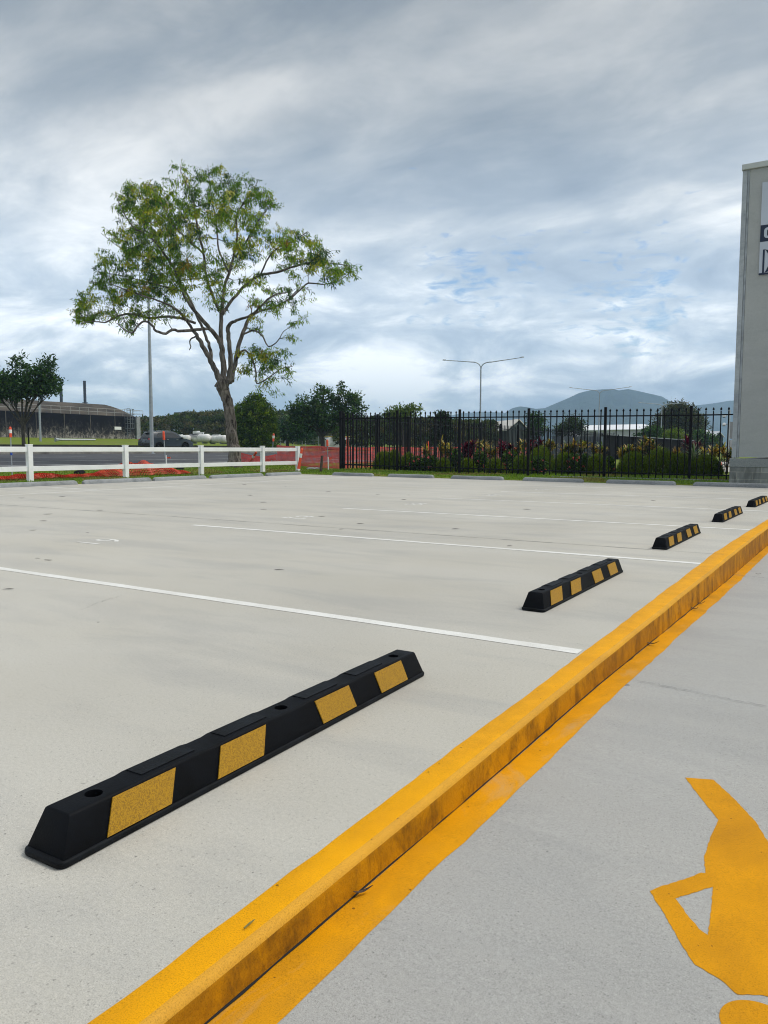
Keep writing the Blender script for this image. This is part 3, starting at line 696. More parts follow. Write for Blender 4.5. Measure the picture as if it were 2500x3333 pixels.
# ------------------------------------------------------------------ tilt-up wall at the right
def wall():
    WX, WY = -2.955, 22.82; top = onY(2434.7, 553, WY).z; o = thing('concrete_building', 'tall grey concrete wall of a building at the right edge of the photo', 'building', (WX, WY, 0))
    pb = onY(2380, 1492, WY).z
    mw_ = concrete('panel_concrete', (.40, .41, .405), (.32, .33, .33), (.43, .435, .425), .25, 40., .4)
    mp_ = concrete('pilaster_concrete', (.40, .43, .46), (.24, .265, .30), (.45, .47, .48), .35, 22., .7)
    def block():
        m, nt, bs = nm('block_masonry'); 
        g = pos(nt); mpn = N(nt, 'ShaderNodeMapping'); mpn.inputs['Rotation'].default_value = (R(90), 0, 0); mpn.inputs['Location'].default_value = (0, .115, 0); nt.links.new(g, mpn.inputs['Vector'])
        br = N(nt, 'ShaderNodeTexBrick', offset=.5); nt.links.new(mpn.outputs[0], br.inputs['Vector'])
        for k_, v in (('Scale', 1.), ('Brick Width', .4), ('Row Height', .2), ('Mortar Size', .009), ('Mortar Smooth', .2), ('Bias', 0.)): br.inputs[k_].default_value = v
        br.inputs['Color1'].default_value = (.36, .365, .355, 1); br.inputs['Color2'].default_value = (.26, .265, .26, 1); br.inputs['Mortar'].default_value = (.50, .48, .43, 1)
        st = ramp(nt, noise(nt, pos(nt, (1, 1, .25)), 3.4, 7, .7, .4), [(.36, .48), (.62, 1.05)])
        col = mixc(nt, 1., br.outputs['Color'], st, 'MULTIPLY'); nt.links.new(col, bs.inputs['Base Color']); bs.inputs['Roughness'].default_value = .9
        bump(nt, bs, br.outputs['Fac'], -.4, .01); return m
    bx = onY(2376.5, 1500, WY).x
    MB().prism([(bx, WY-.05, -.05), (9, WY-.05, -.05), (9, WY-.05, pb-.03), (bx, WY-.05, pb-.03)], (0, 7.2, 0)).build('block_base', block(), o)
    MB().prism([(bx-.01, WY-.065, pb-.235), (9, WY-.065, pb-.235), (9, WY-.065, pb), (bx-.01, WY-.065, pb)], (0, .5, 0)).build('base_course', M['stone'], o, bevel=.012)
    x1 = onY(2400, 1400, WY).x
    MB().prism([(WX, WY, pb+.02), (x1, WY, pb+.02), (x1, WY, top), (WX, WY, top)], (0, .22, 0)).build('pilaster', mp_, o, bevel=.006)
    MB().prism([(x1+.006, WY+.018, pb+.02), (x1+.055, WY+.018, pb+.02), (x1+.055, WY+.018, top), (x1+.006, WY+.018, top)], (0, .1, 0)).build('joint_strip', pm('joint_grey', (.38, .41, .44), .7, .2, 4.), o)
    MB().prism([(x1+.062, WY+.012, pb+.035), (9, WY+.012, pb+.035), (9, WY+.012, top), (x1+.062, WY+.012, top)], (0, 7., 0)).build('wall_panel', mw_, o)
    t1 = onY(2434.7, 537, WY).z
    MB().prism([(WX-.02, WY-.06, top+.005), (9, WY-.06, top+.005), (9, WY-.06, t1+.02), (WX-.02, WY-.06, t1+.02)], (0, .5, 0)).build('coping', pm('pale_flashing', (.50, .52, .50), .45, .06, 1.5), o, bevel=.01)
    # sign
    SY = WY-.03
    g = lambda px, py: onY(px, py, SY)
    lx = g(2482, 594).x; zt = g(2481.5, 594).z; z1 = g(2474.5, 734).z; z2 = g(2471, 788.5).z; zb_ = g(2464.5, 893).z; z3 = g(2464.5, 896.5).z
    s = thing('wall_sign', 'white and navy blue sign fixed high on the grey wall, cut by the photo edge', 'sign', (lx, SY, z3)); W2 = lx+3.4
    navy = pm('navy_sign', (.008, .016, .045), .35, .05, 2.); wh = pm('white_sign', (.52, .56, .64), .3, .04, 1.)
    q = lambda x0, x1_, za_, zb2, dy, th: [(x0, SY-dy, za_), (x1_, SY-dy, za_), (x1_, SY-dy, zb2), (x0, SY-dy, zb2)]
    MB().prism(q(lx, W2, z3, zt, 0, 0), (0, .03, 0)).build('sign_board', wh, s)
    MB().prism(q(lx, W2, z2, z1, .004, 0), (0, .004, 0)).build('blue_band', navy, s)
    MB().prism(q(lx, W2, z3, z3+.05, .004, 0), (0, .004, 0)).build('base_stripe', navy, s)
    # letter cut by the frame: a rounded open ring
    zc0, zc1 = g(2489, 776).z, g(2490, 741).z; hh = zc1-zc0; xl = g(2487.6, 758).x
    outp = []; inn = []; n_ = 10
    def rr(x0, x1_, za_, zb2, r_):
        P = []
        for cx, cz, a0 in ((x1_-r_, zb2-r_, 0), (x0+r_, zb2-r_, 90), (x0+r_, za_+r_, 180), (x1_-r_, za_+r_, 270)):
            for i in range(n_+1): a = R(a0+90*i/n_); P.append((cx+r_*math.cos(a), cz+r_*math.sin(a)))
        return P
    w_ = hh*.8; A = rr(xl, xl+w_, zc0, zc1, hh*.3); B2 = rr(xl+hh*.25, xl+w_-hh*.25, zc0+hh*.2, zc1-hh*.2, hh*.12); b = MB()
    k = len(A); vs = [(x, SY-.012, z) for x, z in A]+[(x, SY-.012, z) for x, z in B2]
    b.add(vs, [(i, (i+1) % k, k+(i+1) % k, k+i) for i in range(k)]); b.build('letter', wh, s, recalc=False)
    # emblem: upright mast line with concave sails
    e0 = g(2480.5, 889); e1 = g(2479, 813); ex = e0.x; b = MB(); t_ = .045
    b.prism([(ex, SY-.007, z3+.05), (ex+t_, SY-.007, z3+.05), (ex+t_, SY-.007, e1.z), (ex, SY-.007, e1.z)], (0, .004, 0))
    hgt = e1.z-z3-.05; pts = [(ex+t_, SY-.007, e1.z)]
    for i in range(13):
        a = -1+2*i/12; pts.append((ex+t_+.17*hgt*(1-a*a)+.01, SY-.007, e1.z-(hgt)*i/12))
    pts += [(ex+.75*hgt+0.02*hgt, SY-.007, z3+.05+.18*hgt), (ex+.75*hgt, SY-.007, e1.z-.22*hgt)]
    b.prism(pts, (0, .004, 0)); b.build('emblem', navy, s)
wall()
# ------------------------------------------------------------------ fallen leaves and twigs on the concrete
def dry_leaf(p, ln, rz, mat, label, onp=False, curl=.3):
    b = MB(); n = 7; vs = []
    for i in range(n+1):
        t = i/n; w = ln*.075*math.sin(math.pi*min(1, t*1.05))**.8+.0006; z = .003+curl*ln*.35*(2*t-1)**2*random.uniform(.8, 1.2); bend = ln*.12*math.sin(math.pi*t)
        vs += [((t-.5)*ln, bend+w, z+w*.4), ((t-.5)*ln, bend, z), ((t-.5)*ln, bend-w, z+w*.4)]
    fs = []
    for i in range(n):
        for j in range(2): fs.append((i*3+j, (i+1)*3+j, (i+1)*3+j+1, i*3+j+1))
    b.add(vs, fs); o = b.build('fallen_leaf', mat, recalc=False); md = o.modifiers.new('s', 'SOLIDIFY'); md.thickness = .0012
    o.location = p+Vector((0, 0, .001)); o.rotation_euler = (random.uniform(-.1, .1), 0, rz)
    return tag(o, label, 'leaf', 'dry leaves lying on the concrete')
for i, (px, py, ln) in enumerate([(27, 1920, .115), (156, 1825, .12), (122, 1819, .07), (107, 1727, .13), (141, 1697, .16), (155, 1675, .2), (325, 1662, .17), (203, 1617, .2), (909, 1856, .12), (813, 1613, .22), (857, 1636, .18), (1173, 1706, .15), (1111, 1724, .1),
        (796, 1578, .2), (1069, 1602, .2), (858, 1659, .17), (1047, 1682, .16), (1483, 1723, .15), (1659, 1778, .1), (1715, 1659, .2), (1314, 1627, .18), (2127, 1630, .16), (70, 1622, .18), (285, 1735, .05), (1330, 1612, .1), (930, 1585, .08), (320, 2028, .02), (1230, 1610, .16)]):
    lab = ['large dark leaf at the left edge below the white line', None][i > 0] or None
    if i == 8: lab = 'single dark leaf in the second bay, above the long white line'
    if i == 17: lab = 'small dark leaf in the third bay, above its white line'
    dry_leaf(onz(px, py), ln*.62, random.uniform(-.5, .6)+.55, M['leaf_dark'], lab or 'small dark dry leaf or twig lying flat on the pale car park concrete', curl=random.uniform(.03, .14))
for (px, py, ln, lab, rz) in ((2118, 2103, .085, 'curled grey leaf at the foot of the yellow kerb', .1), (2256, 1987, .075, 'brown leaf below the kerb, nearer of a close pair', -.5), (2283, 1970, .06, 'brown leaf below the kerb, farther of a close pair', .8), (1183, 2922, .05, 'brown curled leaf on the painted strip at the middle of the kerb', 1.1), (2468, 1873, .05, 'tiny dark leaf on the lower path at the right edge', .3)):
    dry_leaf(onpath(px, py)+Vector((0, 0, .006)), ln, rz, M['leaf_dry'], lab, curl=.7)
p = onz(811, 3013, .005); o = MB().tube([p+Vector((.0, -.014, .003)), p+Vector((.001, 0, .005)), p+Vector((-.001, .016, .003))], [.0018, .0022, .0012], 6).build('twig', pm('twig_green', (.22, .2, .06), .8, .2, 40.)); tag(o, 'tiny greenish twig lying on the yellow kerb top', 'twig')
# ------------------------------------------------------------------ foliage helpers
def leaf_quads(cen, dirs, ln, wd, up=None, fold=.0):
    """narrow diamond leaves: cen Nx3 base points, dirs Nx3 unit"""
    n = len(cen); ln = np.broadcast_to(np.asarray(ln, float), (n,))[:, None]; wd = np.broadcast_to(np.asarray(wd, float), (n,))[:, None]
    r_ = rng.normal(size=(n, 3)); s = np.cross(dirs, r_); s /= np.linalg.norm(s, axis=1, keepdims=True)+1e-9
    a = cen; b = cen+dirs*ln*.42+s*wd*.5; c = cen+dirs*ln; d = cen+dirs*ln*.42-s*wd*.5
    V = np.stack([a, b, c, d], 1).reshape(-1, 3); F = np.arange(n*4).reshape(n, 4); return V, F
def unit(a): return a/(np.linalg.norm(a, axis=1, keepdims=True)+1e-9)
def tint(base, n, jit=.18, hue=.12):
    base = np.asarray(base, float); c = np.broadcast_to(base, (n, 3)).copy()
    c *= np.exp(rng.normal(0, jit, (n, 1))); c *= np.exp(rng.normal(0, hue, (n, 3))*np.array([1., .35, .8])); return np.clip(c, .002, .9)
BARK = {}
def barkmat(name, a, c, sc_=9.):
    m, nt, bs = nm(name); p = pos(nt, (1, 1, .28))
    f = ramp(nt, noise(nt, p, sc_, 7, .7, .8), [(.38, 0.), (.62, 1.)]); nt.links.new(mixc(nt, f, a, c), bs.inputs['Base Color']); bs.inputs['Roughness'].default_value = .92; bs.inputs['Specular IOR Level'].default_value = .15
    bump(nt, bs, noise(nt, p, sc_*1.3, 7, .75, .8), .9, .05); return m
BARK['gum'] = barkmat('gum_bark', (.04, .032, .027), (.27, .235, .20), 7.)
BARK['limb'] = barkmat('gum_limb_bark', (.055, .046, .041), (.23, .205, .185), 6.)
BARK['dark'] = barkmat('dark_bark', (.03, .026, .022), (.10, .088, .075), 9.)
# ------------------------------------------------------------------ the big gum tree
def gum():
    DEP = 30.5; S = .6028
    base = at(770, 1512, DEP); base.z = tz(base.x, base.y)-.02
    o = thing('gum_tree', 'large gum tree with airy drooping olive foliage behind the white fence', 'tree', base)
    sc_ = DEP/FPX*S                                 # metres per traced unit
    fwd = Vector((_F.x, _F.y, 0)).normalized()
    def P(x, y, dz=0.): return at(200+x*S, 500+y*S, DEP+dz)
    limbs = [
     ('trunk', [(937, 1690, 37, 0), (930, 1610, 33, 0), (922, 1540, 31, 0), (915, 1450, 29, .05), (903, 1370, 28, .05), (886, 1310, 28, 0), (872, 1262, 33, 0), (878, 1232, 32, 0)]),
     ('A', [(868, 1240, 20, 0), (840, 1190, 16, -.1), (806, 1120, 14.5, -.25), (770, 1050, 13, -.4), (737, 992, 11, -.5), (700, 940, 8, -.8), (672, 895, 7, -1.1), (610, 835, 6, -1.5), (540, 800, 5, -2.), (450, 770, 4, -2.3), (360, 740, 3, -2.6), (260, 700, 2, -2.8)]),
     ('A2', [(812, 1130, 10, -.2), (800, 1040, 9, .1), (775, 970, 8, .4), (742, 900, 7.5, .7), (700, 800, 7, 1.), (650, 715, 6, 1.3), (600, 640, 5, 1.6), (540, 590, 4.5, 1.9), (470, 560, 3.5, 2.3), (380, 540, 3, 2.6), (290, 490, 2, 2.9), (215, 430, 1.3, 3.)]),
     ('B', [(884, 1238, 19, .1), (874, 1150, 16.5, .1), (866, 1060, 15, .1), (845, 1000, 13, .0), (800, 945, 11.5, -.2), (750, 885, 10.5, -.4), (697, 820, 9, -.6), (655, 745, 8, -.8), (625, 650, 7, -1.), (575, 570, 6, -1.2), (500, 470, 5, -1.5), (440, 425, 4.5, -1.7), (390, 400, 4, -1.8), (345, 335, 3, -2.), (310, 265, 2, -2.1), (290, 210, 1.2, -2.2)]),
     ('C', [(868, 1060, 13, .2), (860, 960, 12, .4), (862, 880, 11, .6), (872, 800, 10, .7), (882, 715, 9, .8), (912, 630, 8, .9), (930, 550, 7, 1.), (950, 450, 6, 1.1), (945, 340, 5, 1.2), (985, 265, 4, 1.3), (1040, 190, 2.5, 1.4), (1060, 140, 1.3, 1.4)]),
     ('C2', [(852, 850, 9, .5), (805, 735, 8, .2), (778, 640, 7, -.1), (768, 540, 6.5, -.3), (745, 440, 6, -.5), (722, 320, 5, -.6), (700, 210, 3.5, -.7), (650, 110, 1.8, -.8), (640, 55, 1.1, -.8)]),
     ('C3', [(905, 640, 6, 1.), (850, 520, 5, 1.6), (840, 400, 4.5, 2.), (820, 280, 3.5, 2.2), (800, 160, 2.5, 2.3), (790, 60, 1.2, 2.3)]),
     ('D', [(905, 1238, 17, -.1), (912, 1150, 14, -.3), (908, 1060, 12, -.4), (903, 985, 11.5, -.5), (902, 930, 11, -.5), (935, 905, 8, -.6), (985, 888, 7, -.8), (1040, 860, 6, -1.), (1100, 800, 5, -1.4), (1160, 760, 4, -1.7), (1220, 750, 2.5, -1.9)]),
     ('E', [(918, 1225, 15, .2), (942, 1110, 12.5, .5), (958, 1030, 11.5, .7), (978, 975, 11, .8), (1005, 905, 10, .9), (1035, 870, 8, 1.), (1090, 845, 6, 1.2), (1150, 830, 5, 1.4), (1220, 790, 4, 1.6), (1290, 720, 3, 1.7)]),
     ('E2', [(868, 870, 9, .4), (925, 785, 8.5, .5), (1000, 705, 8, .6), (1075, 655, 7.5, .7), (1165, 640, 7, .7), (1250, 612, 6, .8), (1330, 590, 5, .9), (1430, 590, 3.5, 1.), (1520, 600, 2.5, 1.1), (1600, 625, 1.2, 1.1)]),
     ('E3', [(1230, 790, 4.5, 1.2), (1285, 740, 4.5, 1.2), (1335, 700, 4.5, 1.3), (1410, 706, 3.6, 1.3), (1490, 690, 2.6, 1.4), (1545, 655, 1.5, 1.4)]),
     ('E4', [(1075, 655, 5, .7), (1120, 560, 4.5, .2), (1180, 500, 4, -.2), (1250, 470, 3, -.5), (1330, 420, 1.8, -.7)]),
     ('F', [(790, 945, 8, -.2), (735, 950, 8, -.7), (660, 958, 8, -1.2), (600, 952, 7.5, -1.5), (562, 970, 7, -1.7), (512, 960, 6.5, -1.9), (492, 930, 6, -2.), (452, 905, 5.5, -2.1), (412, 930, 5, -2.2), (382, 968, 4.5, -2.3), (335, 945, 3, -2.4), (300, 915, 1.6, -2.5)]),
     ('F2', [(720, 915, 7.5, -.6), (640, 888, 7.5, -1.), (560, 880, 7, -1.1), (480, 888, 6.5, -1.2), (400, 868, 6, -1.3), (330, 868, 5.5, -1.4), (285, 890, 5, -1.4), (232, 912, 4.2, -1.5), (170, 905, 3, -1.5), (105, 918, 1.5, -1.6)]),
     ('G', [(938, 1120, 8, .4), (985, 1060, 6, .2), (1025, 1100, 5, 0), (1050, 1180, 4.5, -.2), (1055, 1240, 4, -.3), (1110, 1215, 3.5, -.4), (1190, 1160, 2.5, -.5), (1250, 1150, 1.3, -.5)]),
     ('G2', [(985, 975, 6, .8), (1040, 955, 5, .5), (1085, 985, 4.5, .3), (1105, 1025, 4, .2), (1125, 1042, 3.8, .1), (1170, 1010, 3, 0), (1200, 960, 2, 0), (1250, 930, 1.2, 0)]),
     ('H', [(655, 745, 5, -.8), (560, 720, 4.5, -.4), (450, 690, 3.5, 0), (330, 660, 2.8, .3), (200, 640, 1.6, .5)]),
     ('J', [(768, 540, 5, -.3), (690, 470, 4.5, -1.), (600, 380, 3.6, -1.5), (540, 270, 2.6, -1.8), (480, 170, 1.3, -2.)]),
     ('K', [(940, 560, 5.5, 1.), (1000, 470, 5, .6), (1060, 370, 4, .2), (1120, 290, 2.5, 0), (1150, 270, 1.4, 0)]),
     ('stub', [(735, 985, 5, -.5), (700, 1000, 4, -.6), (693, 1020, 3.5, -.6), (698, 1045, 3, -.6), (690, 1062, 2, -.6)]),
    ]
    trunk = MB(); lb = MB(); nodes = []; nrad = []
    for name, L in limbs:
        pts = [P(x, y, dz) for x, y, r_, dz in L]; rad = [r_*sc_*(1.0 if name == 'trunk' else .95) for _, _, r_, _ in L]
        # resample with a little wander
        pp, rr = [], []
        for i in range(len(pts)-1):
            for k in range(4):
                t = k/4; p0 = pts[max(0, i-1)]; p1 = pts[i]; p2 = pts[i+1]; p3 = pts[min(len(pts)-1, i+2)]
                q = .5*((2*p1)+(p2-p0)*t+(2*p0-5*p1+4*p2-p3)*t*t+(3*p1-p0-3*p2+p3)*t**3)
                pp.append(q+Vector((random.gauss(0, 1), random.gauss(0, 1), random.gauss(0, 1)))*min(.02, rad[i]*.18)); rr.append(rad[i]+(rad[i+1]-rad[i])*t)
        pp.append(pts[-1]); rr.append(rad[-1])
        if name == 'trunk': pp[0].z = base.z-.1; rr[0] *= 1.25; rr[1] *= 1.12
        (trunk if name == 'trunk' else lb).tube(pp, rr, 14 if name == 'trunk' else 8)
        if name not in ('trunk', 'stub'):
            nodes += pp[6 if len(pp) > 20 else 1:]; nrad += rr[6 if len(pp) > 20 else 1:]
    # displaced flaky trunk
    trunk.lathe([(.02, -.12), (.17, -.1), (.16, .0), (.12, .12), (.02, .16)], P(848, 1262, -.05)) if False else None
    tr = trunk.build('trunk', BARK['gum'], o, smooth=False)
    # --- crown clumps
    outline = [(50, 850), (60, 790), (120, 690), (165, 640), (178, 560), (215, 520), (195, 415), (250, 440), (290, 395), (360, 405), (325, 340), (275, 265), (288, 200), (370, 160), (450, 145), (555, 160), (588, 75), (640, 45), (700, 100), (742, 118), (755, 45), (820, 50), (900, 92), (920, 145), (1000, 118), (1060, 130), (1120, 190), (1168, 300), (1130, 360), (1125, 412), (1190, 402), (1250, 410), (1320, 398), (1395, 450), (1440, 520), (1490, 572), (1530, 558), (1612, 610), (1600, 665), (1500, 712), (1420, 705), (1345, 710), (1360, 775), (1300, 800), (1235, 825), (1335, 855), (1340, 915), (1285, 935), (1280, 1005), (1235, 1010), (1150, 960), (1060, 955), (1000, 935), (930, 870), (800, 860), (700, 900), (640, 930), (600, 900), (480, 905), (400, 945), (370, 975), (310, 930), (250, 900), (150, 920), (90, 930)]
    low = [(950, 1080), (1020, 1005), (1085, 1055), (1180, 1045), (1235, 1060), (1195, 1100), (1255, 1130), (1315, 1180), (1235, 1235), (1200, 1275), (1150, 1300), (1085, 1265), (1045, 1215), (1000, 1180), (940, 1190)]
    def inside(x, y, poly):
        c = False; j = len(poly)-1
        for i in range(len(poly)):
            xi, yi = poly[i]; xj, yj = poly[j]
            if (yi > y) != (yj > y) and x < (xj-xi)*(y-yi)/(yj-yi)+xi: c = not c
            j = i
        return c
    gaps = [(1190, 330, 60), (1150, 385, 30), (235, 330, 50), (1000, 120, 25), (690, 90, 30), (420, 640, 26), (560, 480, 22), (820, 480, 24), (340, 420, 22), (1300, 480, 20), (700, 400, 20), (960, 400, 22), (560, 830, 24), (725, 525, 45), (735, 575, 35), (560, 330, 0), (1290, 640, 35), (1180, 560, 30), (1010, 300, 22), (890, 560, 0), (1010, 760, 45), (1150, 700, 40), (1080, 740, 40), (760, 800, 60), (830, 900, 60), (940, 800, 45), (720, 680, 25), (560, 640, 25), (1240, 880, 25), (1120, 900, 40), (1020, 610, 30), (420, 800, 20), (300, 560, 25), (250, 500, 25), (640, 820, 30), (930, 680, 30), (1380, 640, 22), (1250, 700, 40), (1200, 890, 30), (980, 880, 50)]
    dense = [(380, 230, 130, 1.2), (480, 250, 140, 1.8), (640, 330, 170, 1.5), (860, 270, 170, 1.8), (1080, 260, 110, 1.7), (420, 480, 150, 1.5), (480, 590, 130, 1.5), (960, 560, 90, 1.2), (1330, 520, 150, 2.6), (1500, 630, 120, 2.2), (1080, 790, 130, 1.7), (160, 830, 120, 2.), (330, 760, 140, 1.7), (520, 740, 130, 1.5), (800, 650, 90, 1.2), (1150, 1130, 130, 1.3), (1200, 460, 90, 1.3), (640, 600, 110, 1.2)]
    cl = []; tries = 0
    while len(cl) < 900 and tries < 120000:
        tries += 1; x, y = random.uniform(40, 1620), random.uniform(40, 1310)
        il = inside(x, y, low)
        if not (inside(x, y, outline) or il): continue
        if any((x-a)**2+(y-b_)**2 < r_*r_ for a, b_, r_ in gaps if r_): continue
        w = .55
        for a, b_, r_, k in dense: w += k*math.exp(-((x-a)**2+(y-b_)**2)/(r_*r_)*1.3)
        # sparse along the inner limbs
        if 600 < x < 1050 and y > 620: w *= .95
        if random.random() > w/2.4: continue
        hw = 3.4*math.sqrt(max(.05, 1-((x-800)/830)**2))*math.sqrt(max(.08, 1-((y-520)/560)**2)) if not il else .9
        y2 = y+8*max(0, min(1, (420-y)/200)); x2 = 800+(x-800)*.985
        cl.append((x2, y2, random.uniform(-1, 1)*hw))
    NP = np.array([tuple(p) for p in nodes]); NR = list(nrad)
    pts = [P(*c) for c in cl]
    pend = list(range(len(pts))); order = sorted(pend, key=lambda i: float(np.min(np.linalg.norm(NP-np.array(pts[i]), axis=1))))
    twig = MB(); LV, LF, LC = [], [], []; nb = 0
    pal = [((.10, .185, .025), .37), ((.18, .27, .027), .31), ((.29, .315, .025), .14), ((.24, .17, .03), .02), ((.038, .085, .022), .14), ((.40, .39, .10), .02)]
    pc = np.array([p[0] for p in pal]); pw = np.array([p[1] for p in pal]); pw /= pw.sum()
    for i in order:
        q = pts[i]; d = np.linalg.norm(NP-np.array(q), axis=1)
        # favour wood that lies lower / nearer the trunk than the clump
        pen = d+np.maximum(0, NP[:, 2]-q.z+.1)*.55; j = int(np.argmin(pen)); a = Vector(NP[j]); dist = (q-a).length
        if dist > .25:
            mid = a.lerp(q, .5)+Vector((random.gauss(0, .1), random.gauss(0, .1), random.gauss(.02, .1)))*min(1.4, dist); r0 = min(NR[j]*.62, .012+.013*dist); n_ = max(4, int(dist/.18)); path_ = []
            for k in range(n_+1):
                t = k/n_; path_.append((a*(1-t)**2+mid*2*t*(1-t)+q*t*t)+Vector((random.gauss(0, .016), random.gauss(0, .016), random.gauss(0, .016)))*(0 < k < n_))
            rad = [r0+(.006-r0)*k/n_ for k in range(n_+1)]; twig.tube(path_, rad, 5, caps=False)
            NP = np.vstack([NP, np.array([tuple(p) for p in path_[2:]])]); NR += rad[2:]
        # twigs and hanging leaves
        base_c = pc[rng.choice(len(pc), p=pw)]; rad_ = random.uniform(.20, .42); ntw = random.randint(4, 7)
        for t_ in range(ntw):
            dr = Vector((random.gauss(0, 1), random.gauss(0, 1), random.gauss(.15, .7))).normalized(); e = q+dr*rad_*random.uniform(.5, 1.15); m_ = q.lerp(e, .5)+Vector((0, 0, .05))
            twig.tube([q, m_, e, e+Vector((dr.x*.06, dr.y*.06, -.07))], [.006, .0045, .003, .002], 3, caps=False)
            nl = random.randint(8, 14); tt = rng.uniform(.25, 1.1, nl)[:, None]; cen = np.array(q)*(1-tt)+np.array(e)*tt+rng.normal(0, .045, (nl, 3))
            dd = unit(np.array([dr.x*.35, dr.y*.35, -.75])+rng.normal(0, .45, (nl, 3)))
            V, F = leaf_quads(cen, dd, rng.uniform(.10, .19, nl), rng.uniform(.024, .042, nl)); LV.append(V); LF.append(F+nb); nb += len(V)
            LC.append(np.repeat(tint(base_c, nl, .22, .12), 4, 0))
    lb.build('limbs', BARK['limb'], o, smooth=True, recalc=False); twig.build('twigs', BARK['dark'], o, recalc=False)
    npmesh('crown', np.concatenate(LV), np.concatenate(LF), M['leaf_gum'], o, col=np.concatenate(LC))
    # knuckle of an old lopped branch
    k = MB().tube([P(866, 1262), P(842, 1250), P(836, 1262)], [.17, .15, .10], 10); k.build('branch_stump', BARK['gum'], tr, origin=o.location, smooth=True)
gum()
# ------------------------------------------------------------------ generic trees
def tree(name, label, base, fork_z, trunk_r, blobs, nclus, perc, leaf, cols, group=None, spread=.22, trunks=1, bark='dark', shell=.55, wide=.5, up=.0, tips=0., matl=None):
    """blobs: (centre Vector, rx, ry, rz). leaves grouped in little sprays over each blob's volume"""
    o = thing(name, label, 'tree', base, group); b = MB(); base = Vector(base)
    vol = [r1*r2*r3 for _, r1, r2, r3 in blobs]; tot = sum(v**.7 for v in vol)
    for k in range(trunks):
        off = Vector((random.uniform(-.1, .1), random.uniform(-.1, .1), 0))*(trunks > 1)
        fk = base+Vector((random.gauss(0, .06), random.gauss(0, .06), fork_z*random.uniform(.85, 1.1)))
        b.tube([base+off+Vector((0, 0, -.1)), base.lerp(fk, .5)+off*2+Vector((random.gauss(0, .05), random.gauss(0, .05), 0)), fk+off*3], [trunk_r*1.25, trunk_r, trunk_r*.85], 9)
        for c, r1, r2, r3 in blobs[k::trunks]:
            m_ = (fk+off*3).lerp(c, .5)+Vector((random.gauss(0, .12), random.gauss(0, .12), -.08*r3)); b.tube([fk+off*3, (fk+off*3).lerp(m_, .6), m_, c], [trunk_r*.62, trunk_r*.5, trunk_r*.38, trunk_r*.15], 6)
            for _ in range(4):
                e = c+Vector((random.uniform(-r1, r1), random.uniform(-r2, r2), random.uniform(-r3, r3)))*.75; b.tube([m_, m_.lerp(e, .5)+Vector((0, 0, .05)), e], [trunk_r*.25, trunk_r*.16, trunk_r*.06], 4, caps=False)
    b.build('trunk', BARK[bark], o, smooth=True, recalc=False)
    V_, F_, C_ = [], [], []; nb = 0; cols = [np.array(c) for c in cols]
    for (c, r1, r2, r3), v in zip(blobs, vol):
        n = max(6, int(nclus*v**.7/tot))
        d = unit(rng.normal(size=(n, 3))); rr = (shell+(1-shell)*rng.random(n)**.6)[:, None]*(1+rng.normal(0, .09, (n, 1)))
        cc = np.array(c)+d*rr*np.array([r1, r2, r3])
        for q, dq in zip(cc, d):
            m_ = max(3, int(perc*random.uniform(.6, 1.4))); cen = q+rng.normal(0, spread, (m_, 3))*np.array([1, 1, .75]); dd = unit(dq*wide+rng.normal(0, .7, (m_, 3))+np.array([0, 0, up]))
            V, F = leaf_quads(cen, dd, leaf[0]*rng.uniform(.7, 1.25, m_), leaf[1]*rng.uniform(.7, 1.25, m_)); V_.append(V); F_.append(F+nb); nb += len(V)
            C_.append(np.repeat(tint(cols[random.randrange(len(cols))]*random.uniform(.75, 1.25), m_, .16, .08), 4, 0))
    npmesh('crown', np.concatenate(V_), np.concatenate(F_), matl or M['leaf'], o, col=np.concatenate(C_)); return o
DG = [(.022, .058, .014), (.032, .075, .016), (.048, .105, .02), (.016, .042, .013)]
def blob(px, py, dep, r, ry=None, rz=None, dz=0.): return (at(px, py, dep)+Vector((_F.x, _F.y, 0))*dz, r, ry or r, rz or r)
# left street tree with forked trunk
d = 54.; bs_ = at(78, 1462, d); s = d/FPX
tree('street_tree', 'dark green street tree with a forked trunk in front of the stained old building', bs_, 80*s, .115,
     [blob(52, 1262, d, 55*s, None, 42*s), blob(15, 1250, d, 45*s, None, 45*s), blob(128, 1235, d, 48*s, None, 46*s), blob(165, 1234, d, 32*s, None, 22*s), blob(65, 1192, d, 24*s, None, 32*s), blob(150, 1195, d, 26*s, None, 26*s), blob(-35, 1250, d, 50*s, None, 40*s), blob(95, 1262, d, 60*s, None, 26*s), blob(30, 1268, d, 60*s, None, 24*s), blob(160, 1265, d, 34*s, None, 18*s, 0)], 620, 15, (.26, .13), DG+[(.05, .10, .018)], trunks=2, spread=.20, shell=.35)
# round dense tree behind the gum trunk
d = 62.; bs_ = at(832, 1474, d); bs_.z = tz(bs_.x, bs_.y); s = d/FPX
tree('round_tree', 'dense rounded dark green tree just right of the gum trunk', bs_, 20*s, .18,
     [blob(832, 1385, d, 62*s, None, 78*s), blob(832, 1340, d, 40*s, None, 55*s), blob(800, 1400, d, 36*s, None, 60*s), blob(866, 1400, d, 36*s, None, 58*s), blob(838, 1435, d, 60*s, None, 38*s), blob(826, 1306, d, 20*s, None, 22*s), (at(790, 1350, d), 26*s, 26*s, 36*s), (at(872, 1352, d), 28*s, 28*s, 34*s)], 1700, 16, (.17, .09), [(.045, .09, .012), (.08, .14, .016), (.026, .056, .012), (.12, .17, .02)], spread=.12, shell=.84, wide=.9)
